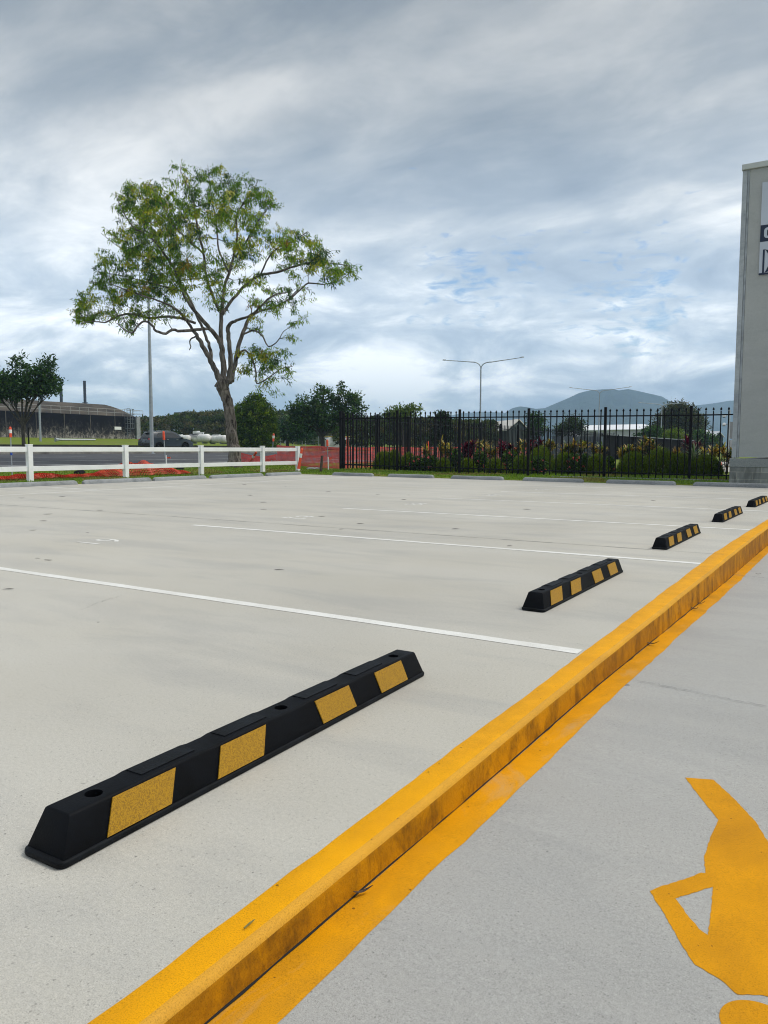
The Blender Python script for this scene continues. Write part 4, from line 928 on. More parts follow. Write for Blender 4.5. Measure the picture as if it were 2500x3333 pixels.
# broad tree before the white truck
d = 66.; bs_ = at(1052, 1452, d); s = d/FPX
bs_.z = tz(bs_.x, bs_.y)
tree('broad_tree', 'broad spreading dark tree with low fork in front of the white truck', bs_, 1.3, .13,
     [blob(1000, 1325, d, 48*s, None, 38*s), blob(1060, 1300, d, 44*s, None, 36*s), blob(1120, 1300, d, 46*s, None, 34*s), blob(1160, 1300, d, 26*s, None, 20*s), blob(1060, 1350, d, 70*s, None, 36*s), blob(1135, 1345, d, 44*s, None, 26*s), blob(985, 1355, d, 48*s, None, 36*s), blob(1110, 1262, d, 16*s, None, 14*s), blob(1050, 1268, d, 20*s, None, 14*s), blob(1000, 1378, d, 58*s, None, 24*s), blob(1065, 1375, d, 50*s, None, 22*s), blob(1172, 1330, d, 26*s, None, 12*s), blob(960, 1330, d, 26*s, None, 16*s)], 620, 15, (.27, .13), DG+[(.055, .095, .016), (.03, .065, .02)], trunks=2, spread=.19, shell=.3)
# spreading low canopy at its left
d = 80.; bs_ = at(935, 1460, d); bs_.z = tz(bs_.x, bs_.y); s = d/FPX
tree('spreading_tree', 'low layered green tree left of the broad dark tree', bs_, 1.6, .16, [blob(945, 1400, d, 55*s, None, 22*s), blob(925, 1385, d, 36*s, None, 18*s), blob(985, 1410, d, 50*s, None, 22*s), blob(950, 1372, d, 26*s, None, 14*s), blob(925, 1405, d, 24*s, None, 14*s)], 420, 15, (.34, .15), [(.02, .06, .02), (.035, .085, .022), (.02, .045, .02)], spread=.3, shell=.35)
# small thin tree showing above the fence
d = 60.; bs_ = ground(at(1310, 1478, d)); s = d/FPX
tree('sapling', 'sparse light green small tree rising above the black picket fence', bs_, 2.0, .08, [blob(1285, 1345, d, 30*s, None, 14*s), blob(1325, 1338, d, 26*s, None, 14*s), blob(1345, 1335, d, 16*s, None, 12*s), blob(1300, 1362, d, 42*s, None, 14*s), blob(1262, 1352, d, 14*s, None, 10*s)], 190, 11, (.24, .13), [(.07, .115, .02), (.10, .15, .025), (.04, .075, .018)], spread=.22, shell=.2)
# narrow dark clipped tree
d = 44.; bs_ = ground(at(1438, 1490, d)); s = d/FPX
tree('column_tree', 'narrow dark columnar tree behind the picket fences', bs_, 1.0, .09, [blob(1440, 1380, d, 24*s, None, 30*s), blob(1442, 1410, d, 27*s, None, 32*s), blob(1428, 1420, d, 20*s, None, 24*s), blob(1438, 1362, d, 18*s, None, 18*s)], 330, 15, (.15, .08), [(.012, .03, .012), (.02, .045, .014), (.016, .034, .02)], spread=.10, shell=.7)
d = 75.; bs_ = ground(at(1742, 1490, d)); s = d/FPX
tree('garden_tree', 'dark ragged tree between the green gable and the pale roofs', bs_, 1.6, .1, [blob(1738, 1370, d, 18*s, None, 26*s), blob(1750, 1395, d, 22*s, None, 24*s), blob(1735, 1410, d, 20*s, None, 24*s), blob(1756, 1362, d, 11*s, None, 14*s)], 190, 13, (.26, .12), DG, spread=.24, shell=.3)
d = 88.; bs_ = ground(at(1862, 1490, d)); s = d/FPX
tree('garden_tree', 'wide dark green tree left of the long white roof', bs_, 1.6, .14, [blob(1838, 1398, d, 24*s, None, 16*s), blob(1862, 1380, d, 20*s, None, 24*s), blob(1880, 1385, d, 14*s, None, 24*s), blob(1825, 1402, d, 14*s, None, 9*s), blob(1893, 1396, d, 8*s, None, 18*s)], 230, 13, (.3, .13), [(.03, .05, .014), (.045, .065, .016), (.02, .04, .012)], spread=.3, shell=.3)
# the big dense tree at right
d = 120.; bs_ = ground(at(2212, 1480, d)); s = d/FPX
tree('dense_tree', 'big dense domed tree near the right edge below the mountain slope', bs_, 1.5, .3, [blob(2205, 1360, d, 48*s, None, 38*s), blob(2180, 1380, d, 38*s, None, 40*s), blob(2240, 1378, d, 40*s, None, 40*s), blob(2205, 1405, d, 62*s, None, 36*s), blob(2265, 1400, d, 24*s, None, 40*s), blob(2160, 1405, d, 22*s, None, 34*s), blob(2192, 1335, d, 24*s, None, 16*s), blob(2225, 1340, d, 24*s, None, 16*s)], 820, 15, (.5, .22), [(.035, .05, .014), (.055, .062, .02), (.028, .04, .012), (.07, .07, .025)], spread=.5, shell=.75, wide=.8)
d = 85.; bs_ = ground(at(2195, 1490, d)); s = d/FPX
tree('shrub', 'bright yellow-green bush in front of the big dense tree', bs_, .6, .06, [blob(2195, 1415, d, 22*s, None, 14*s), blob(2180, 1424, d, 16*s, None, 12*s), blob(2208, 1424, d, 14*s, None, 12*s)], 170, 12, (.26, .14), [(.13, .18, .02), (.09, .14, .02)], spread=.25)
d = 92.; bs_ = ground(at(2110, 1490, d)); s = d/FPX
tree('shrub', 'dark green bushy shrub before the right end of the white hall', bs_, .6, .08, [blob(2110, 1415, d, 22*s, None, 20*s), blob(2130, 1410, d, 20*s, None, 18*s), blob(2090, 1424, d, 18*s, None, 12*s), blob(2146, 1420, d, 12*s, None, 14*s)], 220, 13, (.3, .14), DG+[(.05, .09, .02)], spread=.28)
d = 100.; bs_ = ground(at(2300, 1490, d)); s = d/FPX
tree('shrub', 'green bushes in front of the small gabled houses', bs_, .6, .08, [blob(2300, 1425, d, 16*s, None, 12*s), blob(2275, 1418, d, 14*s, None, 16*s), blob(2322, 1432, d, 14*s, None, 9*s), blob(2284, 1438, d, 20*s, None, 8*s)], 190, 13, (.3, .14), DG+[(.07, .12, .02)], spread=.28)
# ------------------------------------------------------------------ far woods, one mass
def woods():
    V_, F_, C_ = [], [], []; nb = 0
    top = [(150, 1366), (420, 1366), (450, 1362), (520, 1358), (560, 1353), (600, 1345), (640, 1342), (700, 1340), (740, 1342), (800, 1346), (880, 1348), (905, 1338), (960, 1340), (1000, 1345), (1100, 1358), (1250, 1362), (1400, 1364), (1520, 1368), (1600, 1372)]
    cols = [np.array(c) for c in ((.038, .06, .016), (.058, .075, .02), (.075, .08, .026), (.028, .046, .014), (.05, .078, .018), (.09, .085, .034))]
    for px in np.arange(150, 1610, 7.):
        tp = lerp(top, px)
        for k in range(9):
            fz = (k+random.random())/9; dep = random.uniform(128, 150)+25*(1-fz)*random.random(); x_ = px+random.uniform(-6, 6); py = tp+5+(1445-tp)*fz**1.2+random.uniform(-3, 5)
            if x_ > 1080: dep *= .62
            q = at(x_, py, dep); r_ = dep*random.uniform(6, 13)/FPX; n = 75; d3 = unit(rng.normal(size=(n, 3))); d3[:, 2] = np.abs(d3[:, 2])*.9-.15; cen = np.array(q)+d3*r_*(.7+.45*rng.random((n, 1)))
            V, F = leaf_quads(cen, unit(d3+rng.normal(0, .7, (n, 3))), .5*dep/140*rng.uniform(.6, 1.4, n), .26*dep/140*rng.uniform(.6, 1.4, n)); V_.append(V); F_.append(F+nb); nb += len(V)
            C_.append(np.repeat(tint(cols[random.randrange(len(cols))]*random.uniform(.7, 1.25), n, .2, .08), 4, 0))
    o = npmesh('woods', np.concatenate(V_), np.concatenate(F_), M['leaf'], None, col=np.concatenate(C_)); tag(o, 'dense belt of dark green woodland behind the road', 'woods', kind='stuff')
woods()
# ------------------------------------------------------------------ garden plants behind the fence
def plant_thing(name, label, cat, p, parts, group): 
    o = thing(name, label, cat, p, group)
    for nme, V, F, Cc, mt in parts: npmesh(nme, V, F, mt, o, col=Cc)
    return o
def straps(p, n, ln, wd, cols, lift=.8, droop=.5, z0=0., z1=.4):
    """arching strap leaves in whorls"""
    V_, F_, C_ = [], [], []; nb = 0
    for i in range(n):
        a = random.uniform(0, 6.283); z = random.uniform(z0, z1); L = ln*random.uniform(.7, 1.2); u = Vector((math.cos(a), math.sin(a), 0)); sd = Vector((-u.y, u.x, 0)); el = random.uniform(lift*.4, lift*1.4); pts = []
        q = p+Vector((random.gauss(0, .04), random.gauss(0, .04), z)); w = wd*random.uniform(.7, 1.2)
        for k in range(5):
            t = k/4; wk = w*math.sin(math.pi*(.12+.88*t))*(1 if k < 4 else .1); pts += [q+sd*wk, q-sd*wk]; e2 = el-droop*2.2*t; q = q+(u*math.cos(e2)+Vector((0, 0, math.sin(e2))))*L/4
        V_.append(np.array([tuple(x) for x in pts])); F_.append(np.array([[2*k, 2*k+1, 2*k+3, 2*k+2] for k in range(4)])+nb); nb += 10
        C_.append(np.repeat(tint(cols[random.randrange(len(cols))], 1, .2, .08), 10, 0))
    return np.concatenate(V_), np.concatenate(F_), np.concatenate(C_)
def merge(L):
    nb = 0; V_, F_, C_ = [], [], []
    for V, F, c in L: V_.append(V); F_.append(F+nb); nb += len(V); C_.append(c)
    return np.concatenate(V_), np.concatenate(F_), np.concatenate(C_)
def stems(p, tops, r=.012):
    b = MB()
    for t in tops: b.tube([p+Vector((random.gauss(0, .05), random.gauss(0, .05), -.02)), p.lerp(t, .5)+Vector((random.gauss(0, .04), random.gauss(0, .04), 0)), t], [r*1.3, r, r*.8], 5, caps=False)
    return b
CROT = [(.33, .25, .05), (.18, .115, .035), (.44, .35, .11), (.06, .05, .018), (.05, .085, .022), (.24, .15, .045), (.07, .11, .02)]
CROTD = [(.10, .08, .03), (.05, .06, .02), (.16, .12, .04)]
REDC = [(.11, .010, .025), (.05, .006, .014), (.12, .014, .03), (.028, .006, .012)]
def cordyline(px, ytop, ybase, w, label, group, cols, dep, nst=6):
    p = ground(onT(px, ybase) if False else at(px, 1500, dep)); Ht = at(px, ytop, dep).z-p.z; tops = []; L = []; ww = w*dep/FPX
    for i in range(nst): tops.append(p+Vector((random.uniform(-ww, ww)*.5, random.uniform(-ww, ww)*.4, Ht*random.uniform(.55, .88))))
    for t in tops: L.append(straps(t, 24, .30, .033, cols, 1.0, .35, -.22, .06))
    for t in tops: L.append(straps(t-Vector((0, 0, Ht*.28)), 12, .26, .028, CROTD if cols is CROT else cols, .5, .5, -.2, .05))
    o = plant_thing('cordyline' if cols is REDC else 'croton', label, 'plant', p, [('leaves', *merge(L), M['leaf'])], group); stems(p, tops).build('stems', BARK['dark'], o, recalc=False); return o
def fernbush(px, ytop, w, label, group, dep, cols=((.085, .14, .014), (.11, .17, .016), (.06, .10, .013), (.14, .165, .02))):
    p = ground(at(px, 1500, dep)); Ht = at(px, ytop, dep).z-p.z; ww = w*dep/FPX*.58; n = 6500
    rr = np.sqrt(rng.random(n))*ww; a = rng.random(n)*6.283; prof = np.sqrt(np.clip(1-(rr/ww)**2, .05, 1)); z = (rng.random(n)**.8)*Ht*prof
    cen = np.array(p)+np.stack([rr*np.cos(a), rr*np.sin(a), z*.95], 1); dd = unit(np.stack([np.cos(a)*rr/ww*.5, np.sin(a)*rr/ww*.5, np.full(n, .9)], 1)+rng.normal(0, .22, (n, 3)))
    V, F = leaf_quads(cen, dd, rng.uniform(.08, .18, n), rng.uniform(.010, .020, n)); cc = np.array(cols)[rng.integers(0, len(cols), n)]*np.exp(rng.normal(0, .18, (n, 1)))
    o = plant_thing('feathery_bush', label, 'bush', p, [('foliage', V, F, np.repeat(cc, 4, 0), M['leaf'])], group)
    stems(p, [p+Vector((random.uniform(-.5, .5)*ww, random.uniform(-.5, .5)*ww, Ht*.6)) for _ in range(6)], .008).build('stems', BARK['dark'], o, recalc=False); return o
def flowerbush(px, ytop, w, label, group, dep, flowers=14, fc=(.62, .16, .17), cols=((.028, .065, .015), (.045, .095, .018), (.02, .045, .013), (.08, .125, .025))):
    p = ground(at(px, 1500, dep)); Ht = at(px, ytop, dep).z-p.z; ww = w*dep/FPX*.5; n = 1500
    d3 = unit(rng.normal(size=(n, 3))); d3[:, 2] = np.abs(d3[:, 2]); r_ = (.45+.55*rng.random((n, 1))**.5); cen = np.array(p)+np.array([0, 0, Ht*.08])+d3*r_*np.array([ww, ww, Ht*.9])
    V, F = leaf_quads(cen, unit(d3+rng.normal(0, .6, (n, 3))), rng.uniform(.07, .13, n), rng.uniform(.035, .06, n)); cc = np.array(cols)[rng.integers(0, len(cols), n)]*np.exp(rng.normal(0, .2, (n, 1)))
    o = plant_thing('flowering_bush', label, 'bush', p, [('foliage', V, F, np.repeat(cc, 4, 0), M['leaf'])], group)
    stems(p, [p+Vector((random.uniform(-.6, .6)*ww, random.uniform(-.6, .6)*ww, Ht*.7)) for _ in range(6)], .01).build('stems', BARK['dark'], o, recalc=False)
    L = []
    for i in range(flowers):
        v = Vector((random.gauss(0, 1), -abs(random.gauss(0, 1)), abs(random.gauss(0, .8)))).normalized(); q = np.array(p)+np.array([v.x*ww, v.y*ww, Ht*.15+v.z*Ht*.8]); m_ = 16; c3 = q+rng.normal(0, .022, (m_, 3))
        V, F = leaf_quads(c3, unit(np.array(v)+rng.normal(0, .8, (m_, 3))), .05, .04); L.append((V, F, np.repeat(tint(fc, m_, .2, .05), 4, 0)))
    npmesh('blossom', *merge(L)[:2], M['leaf'], o, col=merge(L)[2]); return o
gB, gC, gR, gF = 'feathery green bushes along the fence', 'yellow-leaved crotons in the garden', 'red cordylines in the garden', 'pink flowering bushes in the garden'
for i, (px, yt, w, dep) in enumerate([(1250, 1470, 56, 29.6), (1283, 1466, 46, 29.4), (1330, 1476, 44, 29.0), (1445, 1496, 38, 27.6), (1522, 1498, 42, 27.4), (1612, 1496, 44, 27.2), (1700, 1482, 52, 27.0), (1760, 1452, 76, 28.6), (1835, 1474, 60, 27.6), (1945, 1478, 60, 26.9), (2062, 1470, 84, 26.4), (2150, 1456, 96, 26.6), (2215, 1476, 66, 26.2), (2300, 1482, 84, 26.0)]):
    fernbush(px, yt, w, ['feathery green bush nearest the black corner post, before the orange netting', 'tall feathery green bush, second from the corner post', 'feathery green bush beside the second black fence post', 'small feathery bush below the yellow croton clump in mid fence', 'low feathery bush below the first red cordyline', 'low feathery bush right of the pink flowers in the centre',
      'feathery bush at the foot of the fourth fence post', 'wide olive feathery bush behind the second red cordyline', 'feathery bush left of the big yellow croton pair', 'feathery bush beside the fifth fence post', 'broad feathery bush in front of the largest yellow croton', 'tallest broad feathery bush near the last fence post', 'feathery bush at the foot of the last fence post', 'rightmost feathery bush, near the grey wall'][i], gB, dep)
for i, (px, yt, w, dep, n_) in enumerate([(1385, 1452, 24, 31, 4), (1440, 1428, 34, 31, 6), (1458, 1440, 20, 30.5, 4), (1575, 1434, 60, 31, 8), (1600, 1440, 22, 30, 4), (1680, 1430, 56, 30.5, 8), (1785, 1434, 30, 29.5, 5), (1850, 1440, 40, 29, 6), (1880, 1434, 50, 29, 8), (1950, 1444, 34, 28.6, 6), (2030, 1442, 52, 28.4, 8), (2065, 1438, 52, 28.2, 8), (2112, 1420, 70, 28.3, 11), (2205, 1446, 36, 28, 5), (2312, 1446, 46, 28.2, 6), (2366, 1454, 36, 28.4, 5)]):
    cordyline(px, yt, 1540, w, ['small croton at the left, near the orange netting', 'tall yellow croton in front of the narrow dark tree', 'short yellow croton right of the narrow dark tree', 'wide yellow croton between the two left red cordylines', 'brownish croton left of the second red cordyline', 'yellow croton right of the second red cordyline', 'yellow croton right of the third red cordyline', 'croton before the pale palisade, left of a pair', 'wide croton before the pale palisade, right of a pair', 'orange-tipped croton left of the fifth fence post', 'yellow croton at the left end of the dark screen fence', 'yellow croton in front of the dark screen fence', 'tallest and widest yellow croton, in front of the screen fence', 'spiky croton left of the last fence post', 'croton behind the last picket panel, beside the red cordyline', 'croton nearest the grey wall'][i], gC, CROT, dep, n_)
for i, (px, yt, w, dep) in enumerate([(1520, 1434, 40, 30.5), (1642, 1430, 44, 30.2), (1742, 1424, 44, 30.4), (2262, 1420, 62, 29)]):
    cordyline(px, yt, 1540, w, ['leftmost dark red cordyline in the garden', 'second dark red cordyline, mid garden', 'third dark red cordyline, right of the fourth fence post', 'largest dark red cordyline, beside the last fence post'][i], gR, REDC, dep, 9)
for i, (px, yt, w, dep) in enumerate([(1355, 1486, 60, 28.6), (1400, 1480, 60, 28.2), (1485, 1462, 50, 28), (1562, 1466, 54, 28), (1660, 1464, 70, 27.8), (1752, 1486, 64, 27.2), (1865, 1476, 70, 27.4), (1905, 1480, 40, 27.2), (1985, 1486, 30, 27.2)]):
    flowerbush(px, yt, w, ['low flowering bush right of the second fence post', 'dark leafy bush with few flowers under the yellow croton', 'rounded dark bush left of the third fence post', 'leafy bush with pink flowers under the wide yellow croton', 'dark bush with many pink flowers, centre of the garden', 'low bush with bright pink flower clusters, right of the fourth post', 'dark bush with pale flowers and pink blooms left of the fifth post', 'pale variegated bush left of the fifth post', 'small pale-leaved bush right of the fifth fence post'][i], gF, dep, [5, 4, 3, 6, 12, 8, 6, 2, 1][i])
p = ground(at(2255, 1500, 26.9)); o = thing('spiky_palm', 'spiky pale green strap-leaved plant below the red cordyline', 'plant', p)
npmesh('leaves', *(lambda t: (t[0], t[1], M['leaf'], o))(straps(p+Vector((0, 0, .25)), 70, .75, .022, [(.10, .15, .06), (.16, .20, .11), (.06, .10, .03)], .9, .45, -.1, .5))[:4], col=None) if False else None
T_ = straps(p+Vector((0, 0, .25)), 70, .75, .022, [(.10, .15, .06), (.16, .20, .11), (.06, .10, .03)], .9, .45, -.1, .5); npmesh('leaves', T_[0], T_[1], M['leaf'], o, col=T_[2])
p = ground(at(2340, 1500, 25.7)); o = thing('spiky_palm', 'dark spiky plant at the foot of the fence near the grey wall', 'plant', p); T_ = straps(p+Vector((0, 0, .12)), 46, .55, .018, [(.03, .05, .02), (.05, .08, .03)], .7, .4, 0., .25); npmesh('leaves', T_[0], T_[1], M['leaf'], o, col=T_[2])
# ------------------------------------------------------------------ grass blades on the verges
def grass():
    n = 64000; k = n//2
    x = rng.uniform(-22.2, -16.98, k); y = rng.uniform(4, 27, k)
    x2 = rng.uniform(-18.5, -2.98, n-k); y2 = rng.uniform(20.4, 27.5, n-k)
    X = np.concatenate([x, x2]); Y = np.concatenate([y, y2]); ok = (X < -16.98) | (Y > np.minimum(21.62-.078*(X+14.5), 24)+.05); X, Y = X[ok], Y[ok]
    Z = np.array([tz(a, b_) for a, b_ in zip(X, Y)]); cen = np.stack([X, Y, Z-.004], 1); m_ = len(X)
    dd = unit(np.stack([rng.normal(0, .45, m_), rng.normal(0, .45, m_), np.ones(m_)], 1)); V, F = leaf_quads(cen, dd, rng.uniform(.03, .085, m_), rng.uniform(.012, .03, m_))
    pch = np.sin(X*1.3+np.sin(Y*.9)*1.5)*np.cos(Y*.8+X*.3); base = np.where((pch > .45)[:, None], np.array([.20, .185, .05]), np.array([.13, .215, .022]))
    o = npmesh('grass', V, F, M['leaf'], None, col=np.repeat(base*np.exp(rng.normal(0, .22, (m_, 1))), 4, 0)); tag(o, 'short green verge grass', 'grass', kind='stuff')
grass()
# ------------------------------------------------------------------ street lamps
def street_lamp(px, dep, y_arm, y_fork, pxl, yl, pxr, yr, label, base_py=None, r=.085, band=False, mat='lampsteel'):
    p = ground(at(px, 1475, dep)); o = thing('street_lamp', label, 'street lamp', p, 'twin-arm street lamps')
    u = Vector((_cy, _sy, 0)); zf = at(px, y_fork, dep).z; s = dep/FPX
    top = Vector((p.x, p.y, zf)); MB().tube([p+Vector((0, 0, -.1)), p.lerp(top, .5), top], [r*1.25, r, r*.75], 12).build('pole', M[mat], o, smooth=True, recalc=False)
    MB().lathe([(.2, 0), (.2, .03), (.13, .05), (.12, .25)], p, n=12).build('base_plate', M['galv'], o)
    if band: q = at(px, band, dep); MB().tube([Vector((p.x, p.y, q.z-.07)), Vector((p.x, p.y, q.z+.07))], r*1.02+.004, 12).build('number_band', pm('teal_band', (.02, .25, .24), .5), o)
    for (pe, ye, sg) in ((pxl, yl, -1), (pxr, yr, 1)):
        e = top+u*((pe-px)*s); e.z = at(px, ye, dep).z; c = []; zk = at(px, y_arm, dep).z
        knee = top+u*(sg*abs(pe-px)*s*.24); knee.z = zk
        for i in range(9):
            t = i/8; ctl = Vector((top.x, top.y, zk)); c.append(top*(1-t)**2+ctl*2*t*(1-t)+knee*t*t)
        hd = abs(pe-px)*s*.14; j = knee.lerp(e, .88); c += [knee.lerp(j, .4), j]
        MB().tube(c, [r*.62]*9+[r*.5, r*.42], 8).build('arm', M[mat], o, smooth=True, recalc=False)
        d = (e-j).normalized(); w = Vector((-d.y, d.x, 0)).normalized()
        b = MB(); st = [(0, .05, .05), (.12, .10, .075), (.45, .15, .085), (.85, .13, .06), (1., .05, .03)]; Lh = (e-j).length; vs = []
        for t, hw, ht in st: q = j+d*Lh*t; vs += [q-w*hw+Vector((0, 0, -.03)), q+w*hw+Vector((0, 0, -.03)), q+w*hw*.6+Vector((0, 0, ht)), q-w*hw*.6+Vector((0, 0, ht))]
        fs = [(3, 2, 1, 0), (16, 17, 18, 19)]+[(i*4+k, i*4+(k+1) % 4, i*4+4+(k+1) % 4, i*4+4+k) for i in range(4) for k in range(4)]
        b.add(vs, fs).build('lamp_head', M['lampsteel'], o)
street_lamp(495, 47., 930, 968, 306, 930, 668, 914, 'tall grey street lamp in front of the dark car, arms hidden in the gum crown', r=.10, band=1298, mat='galv')
street_lamp(1562, 76., 1181, 1206, 1438, 1175, 1701, 1165, 'nearest and tallest twin-arm street lamp rising above the black fence')
street_lamp(1947, 110., 1271, 1287, 1849, 1263, 2050, 1260, 'twin-arm street lamp in front of the mountain top')
street_lamp(2150, 112., 1316, 1328, 2073, 1311, 2236, 1311, 'smaller twin-arm street lamp beside the big dense tree')
street_lamp(2288, 190., 1348, 1358, 2222, 1343, 2335, 1345, 'farthest twin-arm street lamp, right of the big dense tree')
p = at(132, 1437, 84.); zt = at(131, 1230, 84.).z
o = thing('street_pole', 'plain grey steel pole beside the forked street tree', 'pole', p); MB().tube([p, Vector((p.x, p.y, zt))], [.13, .085], 12).build('pole', M['galv'], o, smooth=True, recalc=False)
street_arm = MB().tube([Vector((p.x, p.y, zt)), Vector((p.x-.3, p.y-.1, zt+.35)), Vector((p.x-1.4, p.y-.5, zt+.55))], .05, 8).build('arm', M['galv'], o, recalc=False)
# thin black pipe beside the tree trunk
p = at(94, 1447, 57.); tag(MB().tube([p, p+Vector((0, 0, 1.25))], .05, 8).build('tree_stake', M['black_steel']), 'black stake beside the forked tree trunk', 'stake')
# ------------------------------------------------------------------ old stained building
def tankmat():
    m, nt, bs = nm('stained_wall'); g = pos(nt)
    sp = nt.nodes.new('ShaderNodeSeparateXYZ'); nt.links.new(g, sp.inputs[0])
    streak = noise(nt, pos(nt, (1, 1, .22)), 3.0, 9, .82, .8); blot = noise(nt, pos(nt, (1, 1, .9)), 1.5, 9, .78, 1.2)
    h = N(nt, 'ShaderNodeMapRange', i_From_Min=2.3, i_From_Max=5.9); nt.links.new(sp.outputs[2], h.inputs[0])
    t = maths(nt, 'ADD', maths(nt, 'ADD', maths(nt, 'MULTIPLY', streak, .60), maths(nt, 'MULTIPLY', blot, .70)), maths(nt, 'MULTIPLY', h.outputs[0], .34))
    col = ramp(nt, t, [(.60, (.34, .315, .28)), (.68, (.16, .147, .13)), (.74, (.035, .033, .032)), (.86, (.009, .009, .013))])
    nt.links.new(col, bs.inputs['Base Color']); bs.inputs['Roughness'].default_value = .95; bs.inputs['Specular IOR Level'].default_value = .1; return m
def old_store():
    f = Vector((_F.x, _F.y, 0)).normalized(); r_ = Vector((_cy, _sy, 0)); A = at(449, 1400, 118.); A.z = 0
    u = (-r_*.5-f*.866).normalized(); n = (-r_*.866+f*.5).normalized(); zb, zt = 2.15, at(449, 1357.5, 118.).z; zc = at(320, 1317, 122.5).z; L = 52.
    o = thing('old_store', 'long old concrete building with black stained wall and low curved roof', 'building', (A.x, A.y, zb)); P = lambda s, t, z: A+u*s+n*t+Vector((0, 0, z)); up = Vector((0, 0, 1))
    b = MB(); b.prism([P(0, 0, zb-.8), P(L, 0, zb-.8), P(L, 0, zt), P(0, 0, zt)], n*.3); b.build('wall', tankmat(), o)
    b = MB(); b.prism([P(.05, .3, zb-.8), P(.35, .3, zb-.8), P(.35, 17.5, zb-.8), P(.05, 17.5, zb-.8)], up*(zt-zb+.8)); b.build('end_wall', M['stone'], o)
    prof = [(.25, zt-.05), (1.2, zt+.28), (2.6, zt+.80), (4.2, zt+1.35), (5.8, zt+1.75), (7.4, zc-.08), (9, zc), (10.6, zc-.08), (12.2, zt+1.75), (13.8, zt+1.35), (15.4, zt+.8), (17.6, zt-.05)]
    b = MB(); vs = []
    for k in range(27):
        for t, z in prof: vs.append(P(L*k/26, t, z+.03*noise1(k*.9+t)))
    m_ = len(prof); b.add(vs, [(k*m_+j, k*m_+j+1, (k+1)*m_+j+1, (k+1)*m_+j) for k in range(26) for j in range(m_-1)]+[tuple(range(m_-1, -1, -1)), tuple(26*m_+j for j in range(m_))])
    b.build('roof', pm('store_roof', (.095, .078, .058), .95, .38, .30, c2=(.014, .013, .013)), o, smooth=True)
    jl = pm('joint_lime', (.13, .12, .11), .9, .4, 3., stretch=(1, 1, .3))
    for s_ in (4.4, 8.8, 13.2, 17.6, 22., 26.4): b = MB(); b.box(P(s_, -.02, (zb+zt)/2), (.10, .05, zt-zb), rz=math.atan2(u.y, u.x)); b.build('wall_joint', jl, o)
    b = MB()
    for z in (zt+.5, zt+1.0): b.tube([P(1.2, .12, z), P(L, .12, z)], .03, 5)
    for i in range(33): b.tube([P(1.2+1.55*i, .12, zt-.1), P(1.2+1.55*i, .12, zt+1.)], .03, 5)
    for z in (zt+.5, zt+1.): b.tube([P(1.2, .12, z), P(-1.2, .12, z), P(-1.2, 2.2, z)], .03, 5)
    b.tube([P(-1.2, .12, zt-.1), P(-1.2, .12, zt+1.)], .03, 5)
    b.build('handrail', pm('rail_pale', (.36, .36, .35), .6, .1, 3.), o, recalc=False)
    for px, yb, yt, d_ in ((200, 1313, 1247, 116.6), (277, 1313, 1240, 120.3), (135, 1313, 1272, 113.7)):
        q = at(px, yb, d_); t = at(px, yt, d_); q.z -= .5; t = Vector((q.x, q.y, t.z)); b = MB(); b.tube([q, t], .22, 12); b.lathe([(.42, 0), (.42, .1), (.24, .1)], q+Vector((0, 0, .55)), n=12); b.build('vent_pipe', pm('vent_steel', (.08, .10, .13), .5, .2, 4., metal=.4), o, recalc=False)
    b = MB(); c0 = lambda ds, dt, z: P(2.0+ds, -.3-dt, z)
    for s_ in (-.32, .32): b.tube([c0(s_, 0, zb+.3), c0(s_, 0, zt+1.1)], .04, 6)
    for i in range(14): b.tube([c0(-.32, 0, zb+.5+.33*i), c0(.32, 0, zb+.5+.33*i)], .022, 5)
    for z in (zt-1.8, zt-1.1, zt-.4, zt+.3, zt+1.1): b.tube([c0(.75*math.cos(R(w)), .8*math.sin(R(w)), z) for w in range(0, 181, 20)], .035, 5)
    for w in range(0, 181, 30): b.tube([c0(.75*math.cos(R(w)), .8*math.sin(R(w)), z) for z in (zt-1.8, zt+1.1)], .03, 5)
    b.build('caged_ladder', pm('ladder_steel', (.15, .17, .19), .6, .1, 3., metal=.3), o, recalc=False)
    MB().box(P(.1, -.12, (zb+zt)/2), (.75, .3, zt-zb+.1), rz=math.atan2(u.y, u.x)).build('buttress', M['stone'], o)
    MB().box(P(3.9, -.05, at(386, 1394, 115).z), (1.25, .05, .45), rz=math.atan2(u.y, u.x)).build('name_plate', M['white_refl'], o)
old_store()
p, q = at(180, 1431, 84), at(310, 1431.5, 88); o = MB().tube([p, p.lerp(q, .1), q], [.24, .13, .10], 10).build('pipe', M['galv'], recalc=False); tag(o, 'long pale pipe lying on the grass before the stained old building', 'pipe')
def rock(p, r, sx=1., sy=1., sz=.6):
    bm = bmesh.new(); bmesh.ops.create_icosphere(bm, subdivisions=2, radius=r)
    for v in bm.verts: v.co *= random.uniform(.78, 1.15); v.co.x *= sx; v.co.y *= sy; v.co.z *= sz; v.co += p
    return bm
